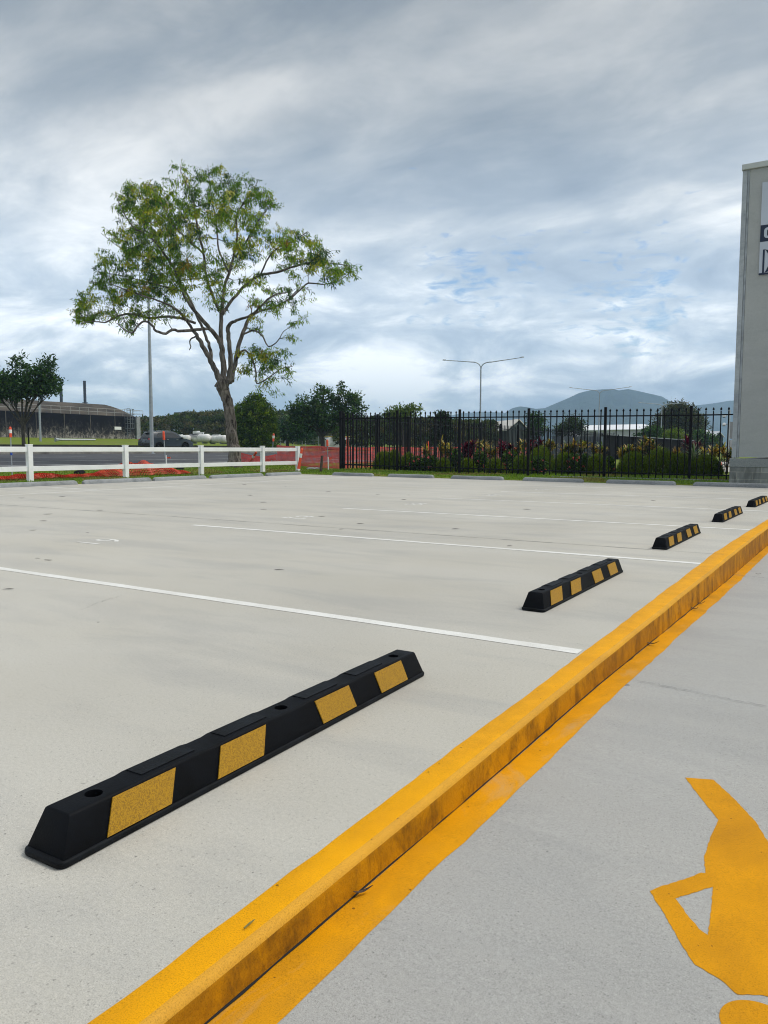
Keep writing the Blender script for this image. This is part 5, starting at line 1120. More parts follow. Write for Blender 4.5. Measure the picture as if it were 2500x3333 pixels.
# ------------------------------------------------------------------ cars
def car_wheel(o, x, y, z, r, w, rimm, side):
    b = MB(); b.lathe([(r*.62, -w/2), (r*.93, -w/2), (r, -w*.32), (r, w*.32), (r*.93, w/2), (r*.62, w/2)], (x, y, z), 'Y', 24); t = b.build('wheel', M['rubber'], o, origin=(0, 0, 0), smooth=True)
    b = MB(); ys = y+side*w*.40
    b.lathe([(r*.64, -.02), (r*.64, .02)], (x, ys-side*.05, z), 'Y', 20)
    for k in range(5):
        a = 2*math.pi*k/5; b.bar((x, ys, z), (x+r*.62*math.cos(a), ys, z+r*.62*math.sin(a)), .07, .03)
    b.lathe([(r*.12, -.03), (r*.12, .03)], (x, ys, z), 'Y', 12); b.build('rim', rimm, t, origin=(0, 0, 0))
def loft(b, stations, n_half, mi=0): pass
def suv(label, loc, rz):
    o = thing('parked_car', label, 'car', (0, 0, 0)); paint = pm('dark_blue_paint', (.024, .034, .048), .22, .1, 1., spec=.6); glass = pm('dark_glass', (.012, .015, .018), .08, .1, 1., spec=.7); trim = pm('black_trim', (.012, .012, .013), .5); chrome = pm('rim_dark', (.06, .06, .065), .35, metal=.7)
    # x forward, length 4.6, width 1.85
    side = [(-2.26, .36), (-2.28, .62), (-2.22, .98), (-1.95, 1.08), (1.02, 1.07), (1.55, 1.02), (2.02, .90), (2.24, .74), (2.29, .45), (2.22, .28), (1.76, .26)]
    arch = lambda cx, r_=.40: [(cx+r_*math.cos(R(a)), .34+r_*math.sin(R(a))) for a in range(0, 181, 20)]
    low = [(1.80, .26)]+[p for p in arch(1.40) if p[1] > .27]+[(.9, .24), (-.9, .24)]+[p for p in arch(-1.33) if p[1] > .27]+[(-2.1, .28)]
    pts = side[:-1]+low; b = MB(); k = len(pts)
    def w(x, z): return .925-.05*max(0, abs(x)-1.5)**1.5*1.2-.09*max(0, z-.85)/.22*.6-.03*(z < .35)
    for sg in (1, -1):
        vs = []
    rows = []
    for f in (-1, -.97, 0, .97, 1):
        rows.append([(x-(0 if abs(f) < 1 else .0), (w(x, z)*f if abs(f) != 1 else math.copysign(w(x, z), f)), z) for x, z in pts])
    rows[0] = [(x*.995, -w(x, z), z) for x, z in pts]; rows[1] = [(x, -w(x, z)+.05, z) for x, z in pts]; rows[3] = [(x, w(x, z)-.05, z) for x, z in pts]; rows[4] = [(x*.995, w(x, z), z) for x, z in pts]
    vs = [v for r_ in rows for v in r_]; fs = [(i*k+j, i*k+(j+1) % k, (i+1)*k+(j+1) % k, (i+1)*k+j) for i in range(4) for j in range(k)]+[tuple(range(k-1, -1, -1)), tuple(4*k+j for j in range(k))]
    b.add(vs, fs); b.build('body', paint, o, smooth=True)
    # greenhouse
    gh = [(-2.12, 1.02), (-1.78, 1.55), (-1.45, 1.635), (-.3, 1.685), (.25, 1.66), (.62, 1.56), (1.28, 1.03)]; kk = len(gh)
    yw = lambda z: .865-.21*(z-1.0)/.68
    b = MB(); vs = [(x, sg*yw(z), z) for sg in (-1, 1) for x, z in gh]; b.add(vs, [(j, (j+1) % kk, kk+(j+1) % kk, kk+j) for j in range(kk)]+[tuple(range(kk-1, -1, -1)), tuple(kk+j for j in range(kk))]); b.build('roof', paint, o, bevel=.03, smooth=True)
    for sg in (-1, 1):
        for W_ in ([(-1.30, 1.12), (-1.52, 1.30), (-1.28, 1.50), (-.62, 1.57), (-.60, 1.11)], [(-.52, 1.11), (-.54, 1.57), (.10, 1.56), (.42, 1.47), (.86, 1.12)]):
            b = MB(); b.prism([(x, sg*(yw(z)+.004), z) for x, z in W_], (0, sg*.006, 0)); b.build('side_window', glass, o)
        b = MB(); b.prism([(-2.26, sg*.55, .93), (-2.275, sg*.90, .90), (-1.85, sg*.90, .98), (-1.9, sg*.905, 1.05), (-2.22, sg*.6, 1.02)], (-.01, sg*.02, 0)); b.build('tail_light', pm('tail_red', (.35, .015, .02), .25), o)
        b = MB(); b.box((1.0, sg*1.0, 1.08), (.16, .2, .15)); b.build('mirror', trim, o, bevel=.03)
        b = MB(); b.prism([(2.24, sg*.5, .80), (2.12, sg*.86, .80), (2.02, sg*.86, .88), (2.18, sg*.5, .87)], (.02, sg*.02, 0)); b.build('headlight', M['whitepaint'], o)
        for cx in (-1.33, 1.40):
            b = MB(); outr = [(cx+.45*math.cos(R(a)), .34+.45*math.sin(R(a))) for a in range(0, 181, 15)]; inr = [(cx+.385*math.cos(R(a)), .34+.385*math.sin(R(a))) for a in range(180, -1, -15)]; b.prism([(x, sg*.90, z) for x, z in outr+inr], (0, sg*.035, 0)); b.build('wheel_arch', trim, o)
            car_wheel(o, cx, sg*.80, .34, .34, .23, chrome, sg)
        b = MB(); b.box((-.05, sg*.90, .30), (2., .06, .14)); b.build('sill', trim, o)
        b = MB(); b.bar((-1.4, sg*.62, 1.70), (.1, sg*.60, 1.72), .03, .03); b.build('roof_rail', M['galv'], o)
        for hx in (-.45, .55): b = MB(); b.box((hx, sg*.925, .93), (.18, .03, .035)); b.build('door_handle', M['galv'], o)
    b = MB(); b.prism([(-2.10, -.66, 1.09), (-2.10, .66, 1.09), (-1.82, .58, 1.49), (-1.82, -.58, 1.49)], (-.012, 0, .006)); b.build('rear_window', glass, o)
    b = MB(); b.prism([(1.22, -.7, 1.09), (1.22, .7, 1.09), (.68, .58, 1.52), (.68, -.58, 1.52)], (.012, 0, .01)); b.build('windscreen', glass, o)
    b = MB(); b.box((-1.86, 0, 1.60), (.3, 1.1, .05)); b.build('spoiler', paint, o, bevel=.015)
    b = MB(); b.box((-2.27, 0, .47), (.06, 1.6, .28)); b.build('rear_bumper', trim, o, bevel=.02)
    b = MB(); b.box((-2.275, 0, .80), (.02, .40, .12)); b.build('number_plate', pm('plate_blue', (.20, .23, .33), .5), o)
    b = MB(); b.box((-2.25, 0, .955), (.02, .95, .03)); b.build('light_bar', M['galv'], o)
    b = MB(); b.box((2.28, 0, .55), (.04, 1.2, .22)); b.build('grille', trim, o, bevel=.02)
    o.location = loc; o.rotation_euler = (0, 0, rz); return o
p = at(541, 1468, 68.); p.z = at(541, 1465.5, 68.).z
suv('dark blue grey SUV driving past behind the tall lamp pole', p, R(83))
def truck(loc, rz):
    o = thing('service_truck', 'white service truck with canopy and dark cab windows behind the orange netting', 'truck', (0, 0, 0)); wh = M['whitepaint']; glass = pm('truck_glass', (.012, .015, .018), .1, spec=.7); trim = pm('truck_trim', (.02, .02, .022), .5)
    b = MB(); b.prism([(.2, -.88, .55), (2.6, -.88, .55), (2.62, -.88, .95), (1.65, -.88, 1.12), (1.05, -.88, 1.72), (.2, -.88, 1.78)], (0, 1.76, 0)); b.build('cab', wh, o, bevel=.05, smooth=True)
    for sg in (-1, 1):
        b = MB(); b.prism([(.32, sg*.885, 1.15), (1.5, sg*.885, 1.15), (1.0, sg*.885, 1.62), (.32, sg*.885, 1.66)], (0, sg*.006, 0)); b.build('side_window', glass, o)
        b = MB(); b.prism([(2.3, sg*.885, .78), (2.625, sg*.80, .78), (2.6, sg*.80, .93), (2.3, sg*.885, .98)], (.01, sg*.01, 0)); b.build('headlight', glass, o)
        for cx in (1.75, -1.5): car_wheel(o, cx, sg*.78, .36, .36, .24, M['galv'], sg)
    b = MB(); b.prism([(1.62, -.8, 1.15), (1.62, .8, 1.15), (1.1, .72, 1.68), (1.1, -.72, 1.68)], (.012, 0, .01)); b.build('windscreen', glass, o)
    b = MB(); b.box((-1.15, 0, .66), (2.6, 1.86, .14)); b.build('tray', M['galv'], o)
    b = MB(); b.prism([(-2.45, -.93, .74), (.12, -.93, .74), (.12, -.93, 1.45), (-.15, -.93, 1.82), (-2.3, -.93, 1.82), (-2.45, -.93, 1.6)], (0, 1.86, 0)); b.build('canopy', wh, o, bevel=.04)
    for x in (-1.7, -.6):
        b = MB(); b.box((x, -.94, 1.28), (.9, .012, .6)); b.build('canopy_door', pm('canopy_panel', (.70, .72, .74), .4, .05), o, bevel=.004); b = MB(); b.box((x, -.955, 1.02), (.1, .03, .1)); b.build('latch', trim, o)
    b = MB(); b.bar((-2.3, 0, 1.95), (1., 0, 1.95), 1.3, .07); b.build('roof_rack', pm('rack_yellow', (.55, .42, .10), .5), o)
    b = MB(); b.box((2.66, 0, .58), (.12, 1.7, .28)); b.build('bumper', trim, o, bevel=.03)
    b = MB(); b.box((-.7, 0, .42), (1.2, 1.7, .26)); b.build('underbody', trim, o)
    o.location = loc; o.rotation_euler = (0, 0, rz)
p = at(1120, 1478, 84.); p.z = at(1120, 1479, 84.).z; truck(p, R(62))
# ------------------------------------------------------------------ white pressure vessels
def vessel(pxa, pxb, pyc, dep, rpx, label, fittings):
    a, b_ = at(pxa, pyc, dep+2), at(pxb, pyc, dep-2); b_.z = a.z; r_ = rpx*dep/FPX; ax = (b_-a).normalized(); L = (b_-a).length; o = thing('pressure_vessel', label, 'tank', a.lerp(b_, .5)-Vector((0, 0, r_)), 'white pressure vessels lying in a row')
    m_ = MB(); pts, rad = [], []
    for i in range(7): t = i/6; pts.append(a+ax*(r_*.75*t)); rad.append(max(.02, r_*math.sin(math.acos(1-t))))
    for i in range(7): t = 1-i/6; pts.append(b_-ax*(r_*.75*t)); rad.append(max(.02, r_*math.sin(math.acos(1-t))))
    m_.tube(pts, rad, 20); sh = m_.build('shell', pm('vessel_white', (.80, .79, .76), .6, .18, 1.4), o, smooth=True, recalc=False)
    for t in (.22, .78):
        q = a.lerp(b_, t); m_ = MB(); m_.box(q+Vector((0, 0, -r_*.85)), (.25, r_*1.3, r_*.9), rz=math.atan2(ax.y, ax.x)); m_.build('saddle', M['stone'], o)
    if fittings:
        m_ = MB()
        for t in np.linspace(.2, .72, 7): q = a.lerp(b_, t); m_.tube([q+Vector((0, 0, r_)), q+Vector((0, 0, r_+.2))], .07, 8); m_.lathe([(.13, 0), (.13, .05)], q+Vector((0, 0, r_+.2)), n=10)
        q = a.lerp(b_, .35); m_.box(q+Vector((0, 0, r_+.25)), (1.1, .5, .35), rz=math.atan2(ax.y, ax.x)); m_.build('valves', M['whitepaint'], o, recalc=False)
        m_ = MB()
        for t in np.linspace(.06, .55, 9): q = a.lerp(b_, t); m_.tube([q+(Vector((ax.y, -ax.x, 0))*math.cos(R(w))+Vector((0, 0, 1))*math.sin(R(w)))*(r_+.03) for w in range(10, 171, 20)], .035, 5, caps=False)
        m_.build('bands', pm('band_dark', (.10, .11, .13), .6), o, recalc=False)
    else:
        m_ = MB(); q = a.lerp(b_, .4); m_.bar(q+Vector((0, 0, r_+.05))-ax*.8, q+Vector((0, 0, r_+.05))+ax*1.2, .25, .10); m_.build('walkway', M['whitepaint'], o)
vessel(556, 616, 1429, 104, 12, 'white vessel partly behind the dark car roof, leftmost of its row', False)
vessel(619, 680, 1427, 102, 13.5, 'white vessel wrapped in dark pipe bands beside the dark car', True)
vessel(681, 736, 1430, 100, 12.5, 'plain white vessel between the banded one and the gum trunk', False)
vessel(728, 778, 1430, 101, 12.0, 'white vessel end hidden behind the gum trunk', False)
# ------------------------------------------------------------------ roadworks: netting, stakes, bollards
def net_between(P0, P1, z0a, z1a, z0b, z1b, name, label, sag=.0, cell=.062, rows=17, parent=None):
    P0, P1 = Vector(P0), Vector(P1); d = P1-P0; L = d.length; u = d.normalized(); nrm = Vector((-u.y, u.x, 0)); n = int(L/cell); b = MB()
    def q(i, j):
        t = i/n; f = j/(rows-1); z = (z0a+(z0b-z0a)*t)*(1-f)+(z1a+(z1b-z1a)*t)*f
        z -= sag*math.sin(math.pi*((t*L/2.4) % 1))*f; wv = .05*math.sin(t*L*2.1+f*2)+.03*math.sin(t*L*5.3+f*4)
        sk = .05*math.sin(t*L*1.3)*(1-f)
        p = P0+d*t+u*sk+nrm*wv; return Vector((p.x, p.y, z))
    G_ = [[q(i, j) for j in range(rows)] for i in range(n+1)]
    h = .017
    for j in range(rows):
        w = h*(1.5 if j in (0, rows-1, rows//2) else .75); vs = []
        for i in range(n+1): vs += [G_[i][j]+Vector((0, 0, w)), G_[i][j]-Vector((0, 0, w))]
        b.add(vs, [(2*i, 2*i+1, 2*i+3, 2*i+2) for i in range(n)])
    for i in range(n+1):
        vs = []
        for j in range(rows): vs += [G_[i][j]-u*h*.8+nrm*.004, G_[i][j]+u*h*.8+nrm*.004]
        b.add(vs, [(2*j, 2*j+1, 2*j+3, 2*j+2) for j in range(rows-1)])
    return b
NA, NB, NC = at(815, 1500, 36.), at(900, 1500, 34.), at(1128, 1500, 31.6)
zA = tz(NA.x, NA.y); zB = tz(NB.x, NB.y); zC = tz(NC.x, NC.y)
b = net_between((NB.x, NB.y, 0), (NC.x, NC.y, 0), zB+.02, at(896, 1450, 34.).z, .1, at(1128, 1455, 31.6).z, '', '', .05)
b2 = net_between((NC.x, NC.y, 0), (-17.35, 46, 0), .1, at(1128, 1455, 31.6).z, .05, 1.02, '', '', .05, cell=.075, rows=15); b.add(b2.v, b2.f)
tp = onT(780, 1506); b2 = net_between((tp.x, tp.y, 0), (NB.x, NB.y, 0), tz(tp.x, tp.y)+.02, tz(tp.x, tp.y)+.45, zB+.02, at(896, 1466, 34.).z, '', '', .25, cell=.07, rows=11); b.add(b2.v, b2.f)
o = b.build('barrier_net', M['orangenet'], recalc=False); tag(o, 'standing orange plastic mesh barrier between the gum tree and the black picket fence', 'barrier net')
# fallen net
def fallen():
    b = MB(); ya, yb = 9.4, 18.6; n = int((yb-ya)/.045); rows = 22
    def q(i, j):
        y = ya+(yb-ya)*i/n; f = j/(rows-1); hp = math.exp(-((y-16.6)/1.25)**2)*.34+.08*math.exp(-((y-12.9)/.9)**2)+.03
        w = .38 if y < 15 else .8; x = -19.35-(f-.2)*w+.06*math.sin(y*5+f*3)+.05*math.sin(y*11)
        z = .03+hp*(math.sin(math.pi*min(1, f*1.15))**.8)*(1+.16*math.sin(y*7+f*5)+.08*math.sin(y*17+f*9))+.008*math.sin(y*31+j*1.3)
        return Vector((x+random.gauss(0, .003), y+random.gauss(0, .003), z+tz(x, y)))
    G_ = [[q(i, j) for j in range(rows)] for i in range(n+1)]; h = .0085
    for j in range(rows):
        vs = []
        for i in range(n+1): vs += [G_[i][j]+Vector((h, 0, h)), G_[i][j]-Vector((h, 0, h))]
        b.add(vs, [(2*i, 2*i+1, 2*i+3, 2*i+2) for i in range(n)])
    for i in range(n+1):
        vs = []
        for j in range(rows): vs += [G_[i][j]-Vector((0, h, 0)), G_[i][j]+Vector((0, h, .006))]
        b.add(vs, [(2*j, 2*j+1, 2*j+3, 2*j+2) for j in range(rows-1)])
    o = b.build('fallen_net', pm('orange_net_bright', (.80, .10, .045), .5, .15, 3.), recalc=False); tag(o, 'fallen orange mesh heaped on the grass behind the white fence', 'barrier net')
fallen()
def stake(px_t, py_t, px_b, py_b, dep, label, cap=.55, w=.045, white=True, blue=False):
    a = at(px_b, py_b, dep); a.z = max(a.z, tz(a.x, a.y)-.05); t = at(px_t, py_t, dep); o = thing('marker_stake', label, 'stake', a, 'steel stakes with orange caps')
    d = (t-a); L = d.length; u = d.normalized(); b = MB(); b.bar(a, a+u*(L-cap*.3), w*.75, w*.3); b.bar(a, a+u*(L-cap*.3), w*.3, w*.75); b.build('post', M['galv'], o)
    b = MB(); b.tube([a+u*(L-cap), a+u*(L-.05), a+u*L], [w*1.05, w*1.05, w*.6], 8); c = b.build('cap', M['orange'], o, recalc=False)
    if white: b = MB(); b.tube([a+u*(L-cap*.62), a+u*(L-cap*.28)], w*1.12, 8); b.build('reflector', M['white_refl'], c, origin=o.location, recalc=False)
    if blue: b = MB(); b.tube([a+u*(L*.42), a+u*(L*.47)], w*.8, 8); b.build('tape', pm('blue_tape', (.02, .08, .4), .5), o, recalc=False)
stake(33, 1389, 40, 1549, 21.6, 'steel stake with orange cap and blue tape at the far left', .30, .038, True, True)
stake(532, 1403, 541, 1534, 27.5, 'steel stake with orange cap in front of the dark car', .32, .04, False)
stake(891, 1411, 884, 1520, 34., 'leaning steel stake with orange cap at the left end of the standing net', .35, .042)
stake(1065, 1431, 1069, 1531, 32., 'thin stake with orange cap amid the standing net', .28, .045, False)
stake(1131, 1420, 1133, 1530, 38., 'steel stake with orange cap seen through the left end of the black fence', .9, .055, False)
stake(1393, 1436, 1391, 1520, 38., 'steel stake with orange cap seen through the middle of the black fence', .7, .05, False)
p = at(543, 1530, 27.2); t = at(541, 1482, 27.2); o = thing('peg', 'short white peg with an orange ribbon beside the capped stake', 'peg', p); MB().bar(p, t, .035, .02).build('post', M['whitepaint'], o); u = Vector((_cy, _sy, 0)); MB().add([t+u*.02+Vector((0, 0, -.06)), t+u*.13+Vector((0, 0, -.06)), t+u*.14+Vector((0, 0, -.11)), t+u*.02+Vector((0, 0, -.11)), t+u*.02+Vector((0, .02, -.06)), t+u*.13+Vector((0, .02, -.06)), t+u*.14+Vector((0, .02, -.11)), t+u*.02+Vector((0, .02, -.11))], [(0, 1, 2, 3), (7, 6, 5, 4), (0, 4, 5, 1), (1, 5, 6, 2), (2, 6, 7, 3), (3, 7, 4, 0)]).build('ribbon', M['orange'], o)
p = at(1069, 1532, 31.7); t = at(1068, 1487, 31.7); o = thing('peg', 'white peg with orange ribbon in front of the standing net', 'peg', p); MB().bar(p, t, .04, .025).build('post', M['whitepaint'], o); MB().prism([t+u*.02+Vector((0, 0, -.03)), t+u*.14+Vector((0, 0, -.06)), t+u*.13+Vector((0, 0, -.12)), t+u*.02+Vector((0, 0, -.08))], (0, .02, 0)).build('ribbon', M['orange'], o)
def bollard(a, t, label):
    o = thing('traffic_bollard', label, 'bollard', a, 'orange roadworks bollards'); u = (t-a).normalized(); L = (t-a).length; b = MB(); b.tube([a, a+u*L*.3, a+u*L*.86, a+u*L*.88], [.065, .055, .05, .03], 14); by = b.build('tube', M['orange'], o, recalc=False, smooth=True)
    b = MB(); b.tube([a+u*L*.54, a+u*L*.74], .0545, 14, caps=False); b.build('white_band', M['white_refl'], o, recalc=False)
    b = MB(); b.tube([a+u*L*.86, a+u*L*.92, a+u*L*.97, a+u*L], [.045, .06, .045, .02], 12); b.build('handle', M['orange'], o, recalc=False, smooth=True)
a = at(972, 1526, 29.5); bollard(a, at(983, 1459, 29.5), 'orange bollard with white band leaning beside the last white fence post')
a = onT(812, 1508)+Vector((0, 0, .03)); bollard(a, at(834, 1472, 32.), 'orange bollard with white band fallen against the netting by the gum tree')
p = at(1044, 1543, 28.2); p.z = tz(p.x, p.y); t = at(1049, 1483, 28.2); o = MB().bar(p, t, .09, .06).build('timber_stake', M['timber'], bevel=.006); tag(o, 'short dark leaning timber stake at the corner of the car park', 'stake')
for i, (px, py, r_, lab) in enumerate([(1012, 1528, .11, 'larger'), (1030, 1527, .08, 'smaller')]):
    p = onT(px, py); bm = rock(p+Vector((0, 0, .02)), r_*1.4, 1.6, 1.2, .5); me = bpy.data.meshes.new('rubble'); bm.to_mesh(me); bm.free(); me.materials.append(M['stone']); o = bpy.data.objects.new('rubble', me); C.objects.link(o); tag(o, f'{lab} grey lump of rubble on the grass left of the timber stake', 'rubble')
for px, py, w, h_, lab in ((259, 1543, 40, 16, 'black rubber mound on the verge between the first two white posts'), (585, 1529, 30, 10, 'flat black rubber piece on the verge below the fourth white rail'), (119, 1546, 16, 9, 'small black rubber lump just right of the first white post')):
    p = onT(px, py); s = (p-EYE).dot(_F)/FPX; bm = rock(p, 1., w*s*.5, w*s*.5, h_*s); me = bpy.data.meshes.new('rubber_base'); bm.to_mesh(me); bm.free(); me.materials.append(M['rubber']); smooth_by_angle(me, 1.2); o = bpy.data.objects.new('rubber_base', me); C.objects.link(o); tag(o, lab, 'rubber base')
# ------------------------------------------------------------------ wire fence with small signs below the woods
a, c = at(800, 1455, 92), at(1080, 1455, 84); a.z, c.z = .7, .62; o = thing('wire_fence', 'grey wire mesh fence with small signs in front of the dark woods', 'fence', a); b = MB()
for i in range(8): q = a.lerp(c, i/7); MB().tube([q, q+Vector((0, 0, 3.0 if i in (4, 6) else 2.1))], .04, 6).build('post', M['galv'], o, recalc=False)
for z in np.linspace(.1, 2.1, 12): b.tube([a+Vector((0, 0, z)), c+Vector((0, 0, z))], .008, 4)
b.build('wires', M['galv'], o, recalc=False)
for px, py, w, h_, lab in ((930, 1438.5, 11, 8, 'grey square sign on the wire fence, wider of the two'), (983, 1437.5, 7, 11, 'grey upright sign on the wire fence, narrower of the two')):
    q = at(px, py, 84.); s = 84./FPX; so_ = thing('fence_sign', lab, 'sign', Vector((q.x, q.y, .65))); MB().box(q, (w*s, .03, h_*s), rz=YAW).build('board', pm('sign_grey', (.36, .38, .42), .5, .1), so_); MB().tube([Vector((q.x, q.y+.04, .6)), Vector((q.x, q.y+.04, q.z))], .035, 6).build('post', M['galv'], so_, recalc=False)
# ------------------------------------------------------------------ buildings far behind
def gable(name, label, A, B, depth_v, zw, zr, wallm, roofm, gablem=None, ridge_ov=.6):
    """A->B front eave line (ground points), ridge parallel to A-B"""
    A, B = Vector(A), Vector(B); dv = Vector(depth_v); o = thing(name, label, 'building', A); h = Vector((0, 0, 1)); u = (B-A).normalized()
    b = MB(); b.prism([A, B, B+dv, A+dv], h*(zw-A.z)); b.build('wall', wallm, o)
    e = u*ridge_ov; rA, rB = A+dv*.5-e, B+dv*.5+e; rA.z = rB.z = zr; f0, f1 = A-dv*.03-e, B-dv*.03+e; k0, k1 = A+dv*1.03-e, B+dv*1.03+e
    for q in (f0, f1, k0, k1): q.z = zw-.05
    b = MB(); t = Vector((0, 0, -.15)); b.prism([f0, f1, rB, rA], t); b.prism([rA, rB, k1, k0], t); b.build('roof', roofm, o)
    for X, sg in ((A, -1), (B, 1)):
        b = MB(); g0 = Vector((X.x, X.y, zw)); g1 = g0+dv; g2 = g0+dv*.5; g2.z = zr-.16; b.prism([g0, g1, g2], u*sg*.05); b.build('gable', gablem or wallm, o)
    return o
pale = pm('pale_metal_roof', (.56, .53, .48), .5, .1, .4); white = pm('white_metal_roof', (.80, .81, .83), .4, .05, .3); dkgreen = pm('dark_green_wall', (.035, .05, .045), .8, .2, .5); offw = pm('off_white_wall', (.50, .51, .53), .7, .12, .4); dkslate = pm('slate_wall', (.05, .06, .075), .8, .2, .6)
d = 105.; s = d/FPX; A = at(1385, 1470, 130); B = at(1690, 1470, d); A.z = B.z = 0
# long pale roof whose gable end faces right
V0 = at(1722, 1470, d+8); V0.z = 0
def shed():
    g0 = at(1648, 1470, 104.); g1 = at(1722, 1470, 112.); g0.z = g1.z = 0; zr = at(1684, 1364, 108.).z; zw = at(1650, 1398, 104.).z; u = (at(1380, 1470, 150.)-at(1640, 1470, 104.)); u.z = 0
    gable('shed', 'long shed with pale ridged roof and dark green gable end', g0, g0+u, g1-g0, zw, zr, dkgreen, pale, dkgreen, .4)
shed()
d = 170.; A = at(1893, 1470, d); B = at(2142, 1470, d-12); A.z = B.z = 0; zr = at(2020, 1381, d).z; zw = at(2020, 1396.5, d-8).z
gable('hall', 'long white roofed hall behind the yellow crotons', A, B, Vector((_F.x, _F.y, 0)).normalized()*22, zw, zr, offw, white)
p = at(1845, 1470, 110.); p.z = 0; o = thing('dome_tank', 'low white domed roof left of the long white hall', 'tank', p); zt = at(1845, 1392, 110.).z; ze = at(1845, 1404, 110.).z; r_ = 36*110/FPX
MB().lathe([(r_, ze), (r_*.8, ze+(zt-ze)*.5), (r_*.4, ze+(zt-ze)*.9), (.05, zt)], (p.x, p.y, 0), n=40).build('roof', white, o, smooth=True); MB().lathe([(r_*.98, -.2), (r_*.98, ze)], (p.x, p.y, 0), n=40).build('wall', offw, o, smooth=True)
for i, (pl, pr, d, zt_, ze_, lab) in enumerate(((2286, 2322, 150., 1400, 1418, 'small dark gabled house with white roof, left of a pair'), (2322, 2352, 140., 1403, 1420, 'small dark gabled house with white roof, right of a pair'))):
    A = at(pl, 1470, d); B = at(pr, 1470, d); A.z = B.z = 0; fw = Vector((_F.x, _F.y, 0)).normalized()*9
    gable('house', lab, B, B+fw, A-B, at(pl, ze_, d).z, at(pl, zt_, d).z, dkslate, white, dkslate, .5)
# palisade fence, pale, behind the left crotons
a, c = onY(1800, 1415, 56), onY(1965, 1415, 58.5); o = thing('palisade_fence', 'pale grey palisade fence behind the yellow crotons', 'fence', (a.x, a.y, 0)); b = MB(); n = 46
for i in range(n): q = a.lerp(c, i/(n-1)); b.box((q.x, q.y, .95), (.07, .03, 1.9))
for z in (.4, 1.6): b.bar(Vector((a.x, a.y+.04, z)), Vector((c.x, c.y+.04, z)), .05, .05)
b.build('palings', pm('pale_paling', (.22, .25, .31), .6, .15, 1.), o, recalc=False)
# houses on the rise above the woods
hs = pm('far_house_wall', (.30, .29, .29), .8, .2, .3); hr = pm('far_house_roof', (.10, .115, .13), .7, .2, .3)
for px0, px1, yt, yb, d, lab in ((577, 603, 1340, 1352, 215., 'grey house at the left end of the rise above the woods'), (612, 640, 1341, 1352, 222., 'low dark house right of the grey house above the woods'), (640, 672, 1340, 1351, 216., 'pale house in the middle of the rise above the woods'), (684, 712, 1344, 1354, 212., 'white house on the rise just left of the gum trunk'), (712, 740, 1345, 1355, 208., 'dark house on the rise nearest the gum trunk')):
    A = at(px0, yb, d); B = at(px1, yb, d); zb_ = A.z-2.; zt_ = at(px0, yt, d).z; A.z = B.z = zb_; fw = Vector((_F.x, _F.y, 0)).normalized()*7
    o = thing('house', lab, 'house', A, 'houses on the rise'); b = MB(); b.prism([A, B, B+fw, A+fw], (0, 0, zt_-zb_-.5)); b.build('wall', hs if 'white' not in lab and 'pale' not in lab else offw, o); u = (B-A).normalized()*.7
    b = MB(); q0, q1 = A-u-fw*.1, B+u-fw*.1; q0.z = q1.z = zt_-.5; q2, q3 = B+u+fw*1.1, A-u+fw*1.1; q2.z = q3.z = zt_-.1; b.prism([q0, q1, q2, q3], (0, 0, .3)); b.build('roof', hr, o)
    b = MB(); w0 = A.lerp(B, .2)-fw*.012; w1 = A.lerp(B, .75)-fw*.012; w0.z = w1.z = zt_-1.9; b.prism([w0, w1, w1+Vector((0, 0, .9)), w0+Vector((0, 0, .9))], fw*.005); b.build('window', M['dark'], o)
# camera pole with two white domes and a cabinet
d = 40.; p = at(2368, 1500, d); p.z = tz(p.x, p.y); s = d/FPX; o = thing('camera_pole', 'grey pole with white dome cameras and equipment box beside the grey wall', 'pole', p); zt = at(2368, 1335, d).z
MB().tube([p, Vector((p.x, p.y, zt))], .06, 10).build('pole', M['galv'], o, recalc=False, smooth=True)
uu = Vector((_cy, _sy, 0))
for yy in (1353, 1381): q = at(2357, yy, d); b = MB(); b.sphere(q, .085, 14, 8); dm = b.build('dome_camera', M['whitepaint'], o, smooth=True); MB().lathe([(.075, 0), (.06, .04), (.03, .06)], q+Vector((0, 0, -.10)), n=14).build('lens', M['dark'], dm, origin=o.location); MB().tube([q, q+uu*.17], .02, 6).build('bracket', M['galv'], o, recalc=False)
q = at(2378, 1400, d); MB().box((q.x, q.y, (at(2378, 1373, d).z+at(2378, 1428, d).z)/2), (.26, .2, at(2378, 1373, d).z-at(2378, 1428, d).z), rz=YAW).build('equipment_box', pm('box_grey', (.24, .25, .26), .5, .1), o, bevel=.01)
b = MB(); b.box((at(2379, 1450, d).x, at(2379, 1450, d).y, (at(2379, 1432, d).z+at(2379, 1490, d).z)/2), (.2, .2, at(2379, 1432, d).z-at(2379, 1490, d).z), rz=YAW); b.build('meter_box', pm('box_grey_light', (.34, .35, .36), .5, .1), o, bevel=.01)
# pale driveway seen through the fence at right
b = MB(); b.add([(-8.3, 33, .035), (12, 33, .035), (12, 64, .035), (-17., 64, .035)], [(0, 1, 2, 3)]); tag(b.build('driveway', M['slab'], recalc=False), kind='structure')
p = ground(at(2331, 1488, 36.)); o = thing('road_barrier', 'orange and white barrier block seen between the fence pickets near the grey wall', 'barrier', p); MB().prism([p+uu*-.3, p+uu*.3, p+uu*.22+Vector((0, 0, .32)), p-uu*.22+Vector((0, 0, .32))], (0, .3, 0)).build('block', M['orange'], o, bevel=.02); MB().prism([p+uu*-.08+Vector((0, -.01, .1)), p+uu*.1+Vector((0, -.01, .1)), p+uu*.08+Vector((0, -.01, .24)), p-uu*.06+Vector((0, -.01, .24))], (0, .012, 0)).build('white_patch', M['white_refl'], o)
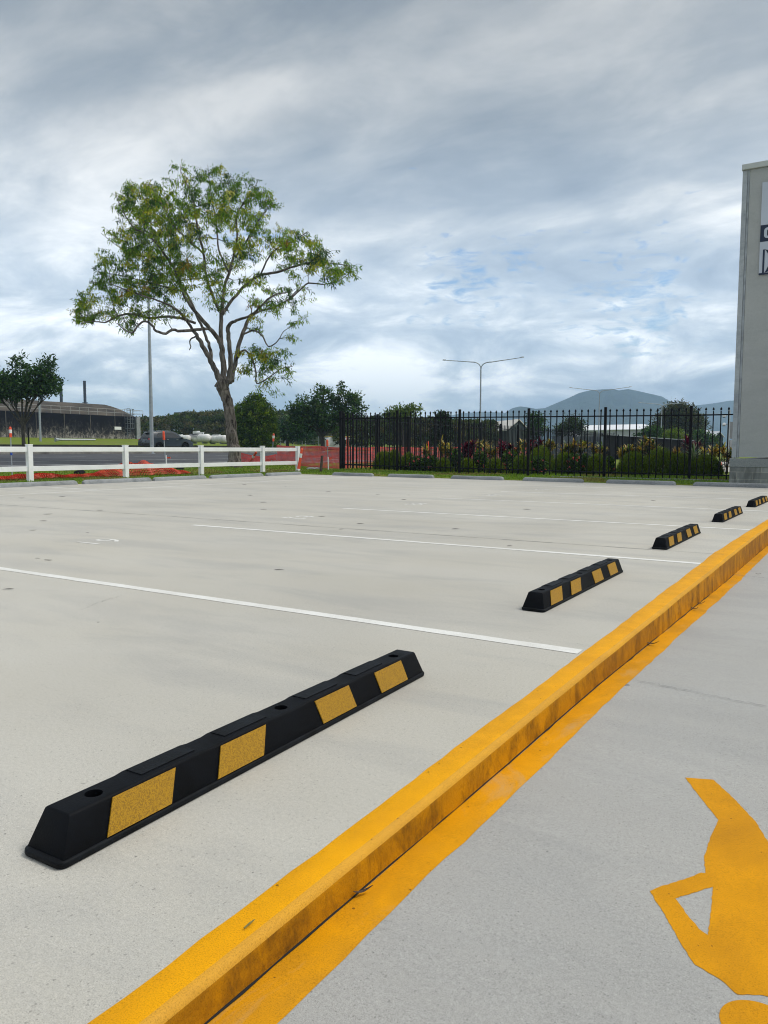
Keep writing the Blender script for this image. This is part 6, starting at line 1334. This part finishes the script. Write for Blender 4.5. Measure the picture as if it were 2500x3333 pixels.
# ------------------------------------------------------------------ mountains
def mountain(name, prof, dep, thick, seed, base_py=1475):
    rs = np.random.default_rng(seed); xs = np.arange(prof[0][0], prof[-1][0]+.1, 6.); K = 26; b = MB(); vs = []; fw = Vector((_F.x, _F.y, 0)).normalized(); n = len(xs)
    rd = np.cumsum(rs.normal(0, 1, n)); rd -= np.linspace(rd[0], rd[-1], n)
    for k in range(K+1):
        f = k/K
        for i, px in enumerate(xs):
            zt = at(px, lerp(prof, px), dep).z*(1+.0); g = math.sin(math.pi*min(1, f*.62+.0)) if f < .8 else math.cos((f-.8)/.2*math.pi/2)
            rid = (noise1(px*.021+seed)*.5+noise1(px*.055+f*1.7+seed)*.28+noise1(px*.13+f*4+seed*2)*.12)
            h = zt*min(1., (f/.8)**.95 if f < .8 else g)
            if f < .8: h *= 1+rid*.30*math.sin(math.pi*f/.8)
            q = at(px, 1461, dep-thick*(1-f/.8) if f < .8 else dep+thick*(f-.8)/.2*.5); vs.append((q.x, q.y, h-4*(k == 0)))
    b.add(vs, [(k*n+i, k*n+i+1, (k+1)*n+i+1, (k+1)*n+i) for k in range(K) for i in range(n-1)])
    m, nt, bs = nm(name+'_forest'); p = pos(nt); c = mixc(nt, ramp(nt, noise(nt, p, .012, 9, .68), [(.35, 0.), (.65, 1.)]), (.010, .018, .018), (.045, .058, .045)); nt.links.new(c, bs.inputs['Base Color']); bs.inputs['Roughness'].default_value = 1.; bs.inputs['Specular IOR Level'].default_value = 0.
    bump(nt, bs, noise(nt, p, .012, 9, .7), 1., 60.)
    tag(b.build(name, m, smooth=True, recalc=False), kind='structure')
mountain('mountain', [(1560, 1470), (1600, 1410), (1640, 1345), (1665, 1328), (1690, 1322), (1715, 1325), (1740, 1330), (1770, 1328), (1800, 1315), (1840, 1298), (1880, 1279), (1910, 1271), (1940, 1268), (1985, 1265), (2010, 1270), (2040, 1266), (2070, 1272), (2110, 1281), (2150, 1290), (2175, 1306), (2210, 1330), (2260, 1352), (2330, 1385), (2420, 1470)], 2600., 850., 3)
mountain('mountain', [(2120, 1470), (2180, 1350), (2230, 1322), (2270, 1318), (2320, 1312), (2360, 1305), (2400, 1302), (2470, 1290), (2560, 1285), (2700, 1310), (2900, 1470)], 3100., 700., 8)
mountain('mountain', [(1380, 1470), (1430, 1360), (1500, 1345), (1570, 1340), (1620, 1342), (1680, 1346), (1760, 1380), (1850, 1470)], 3300., 500., 15)
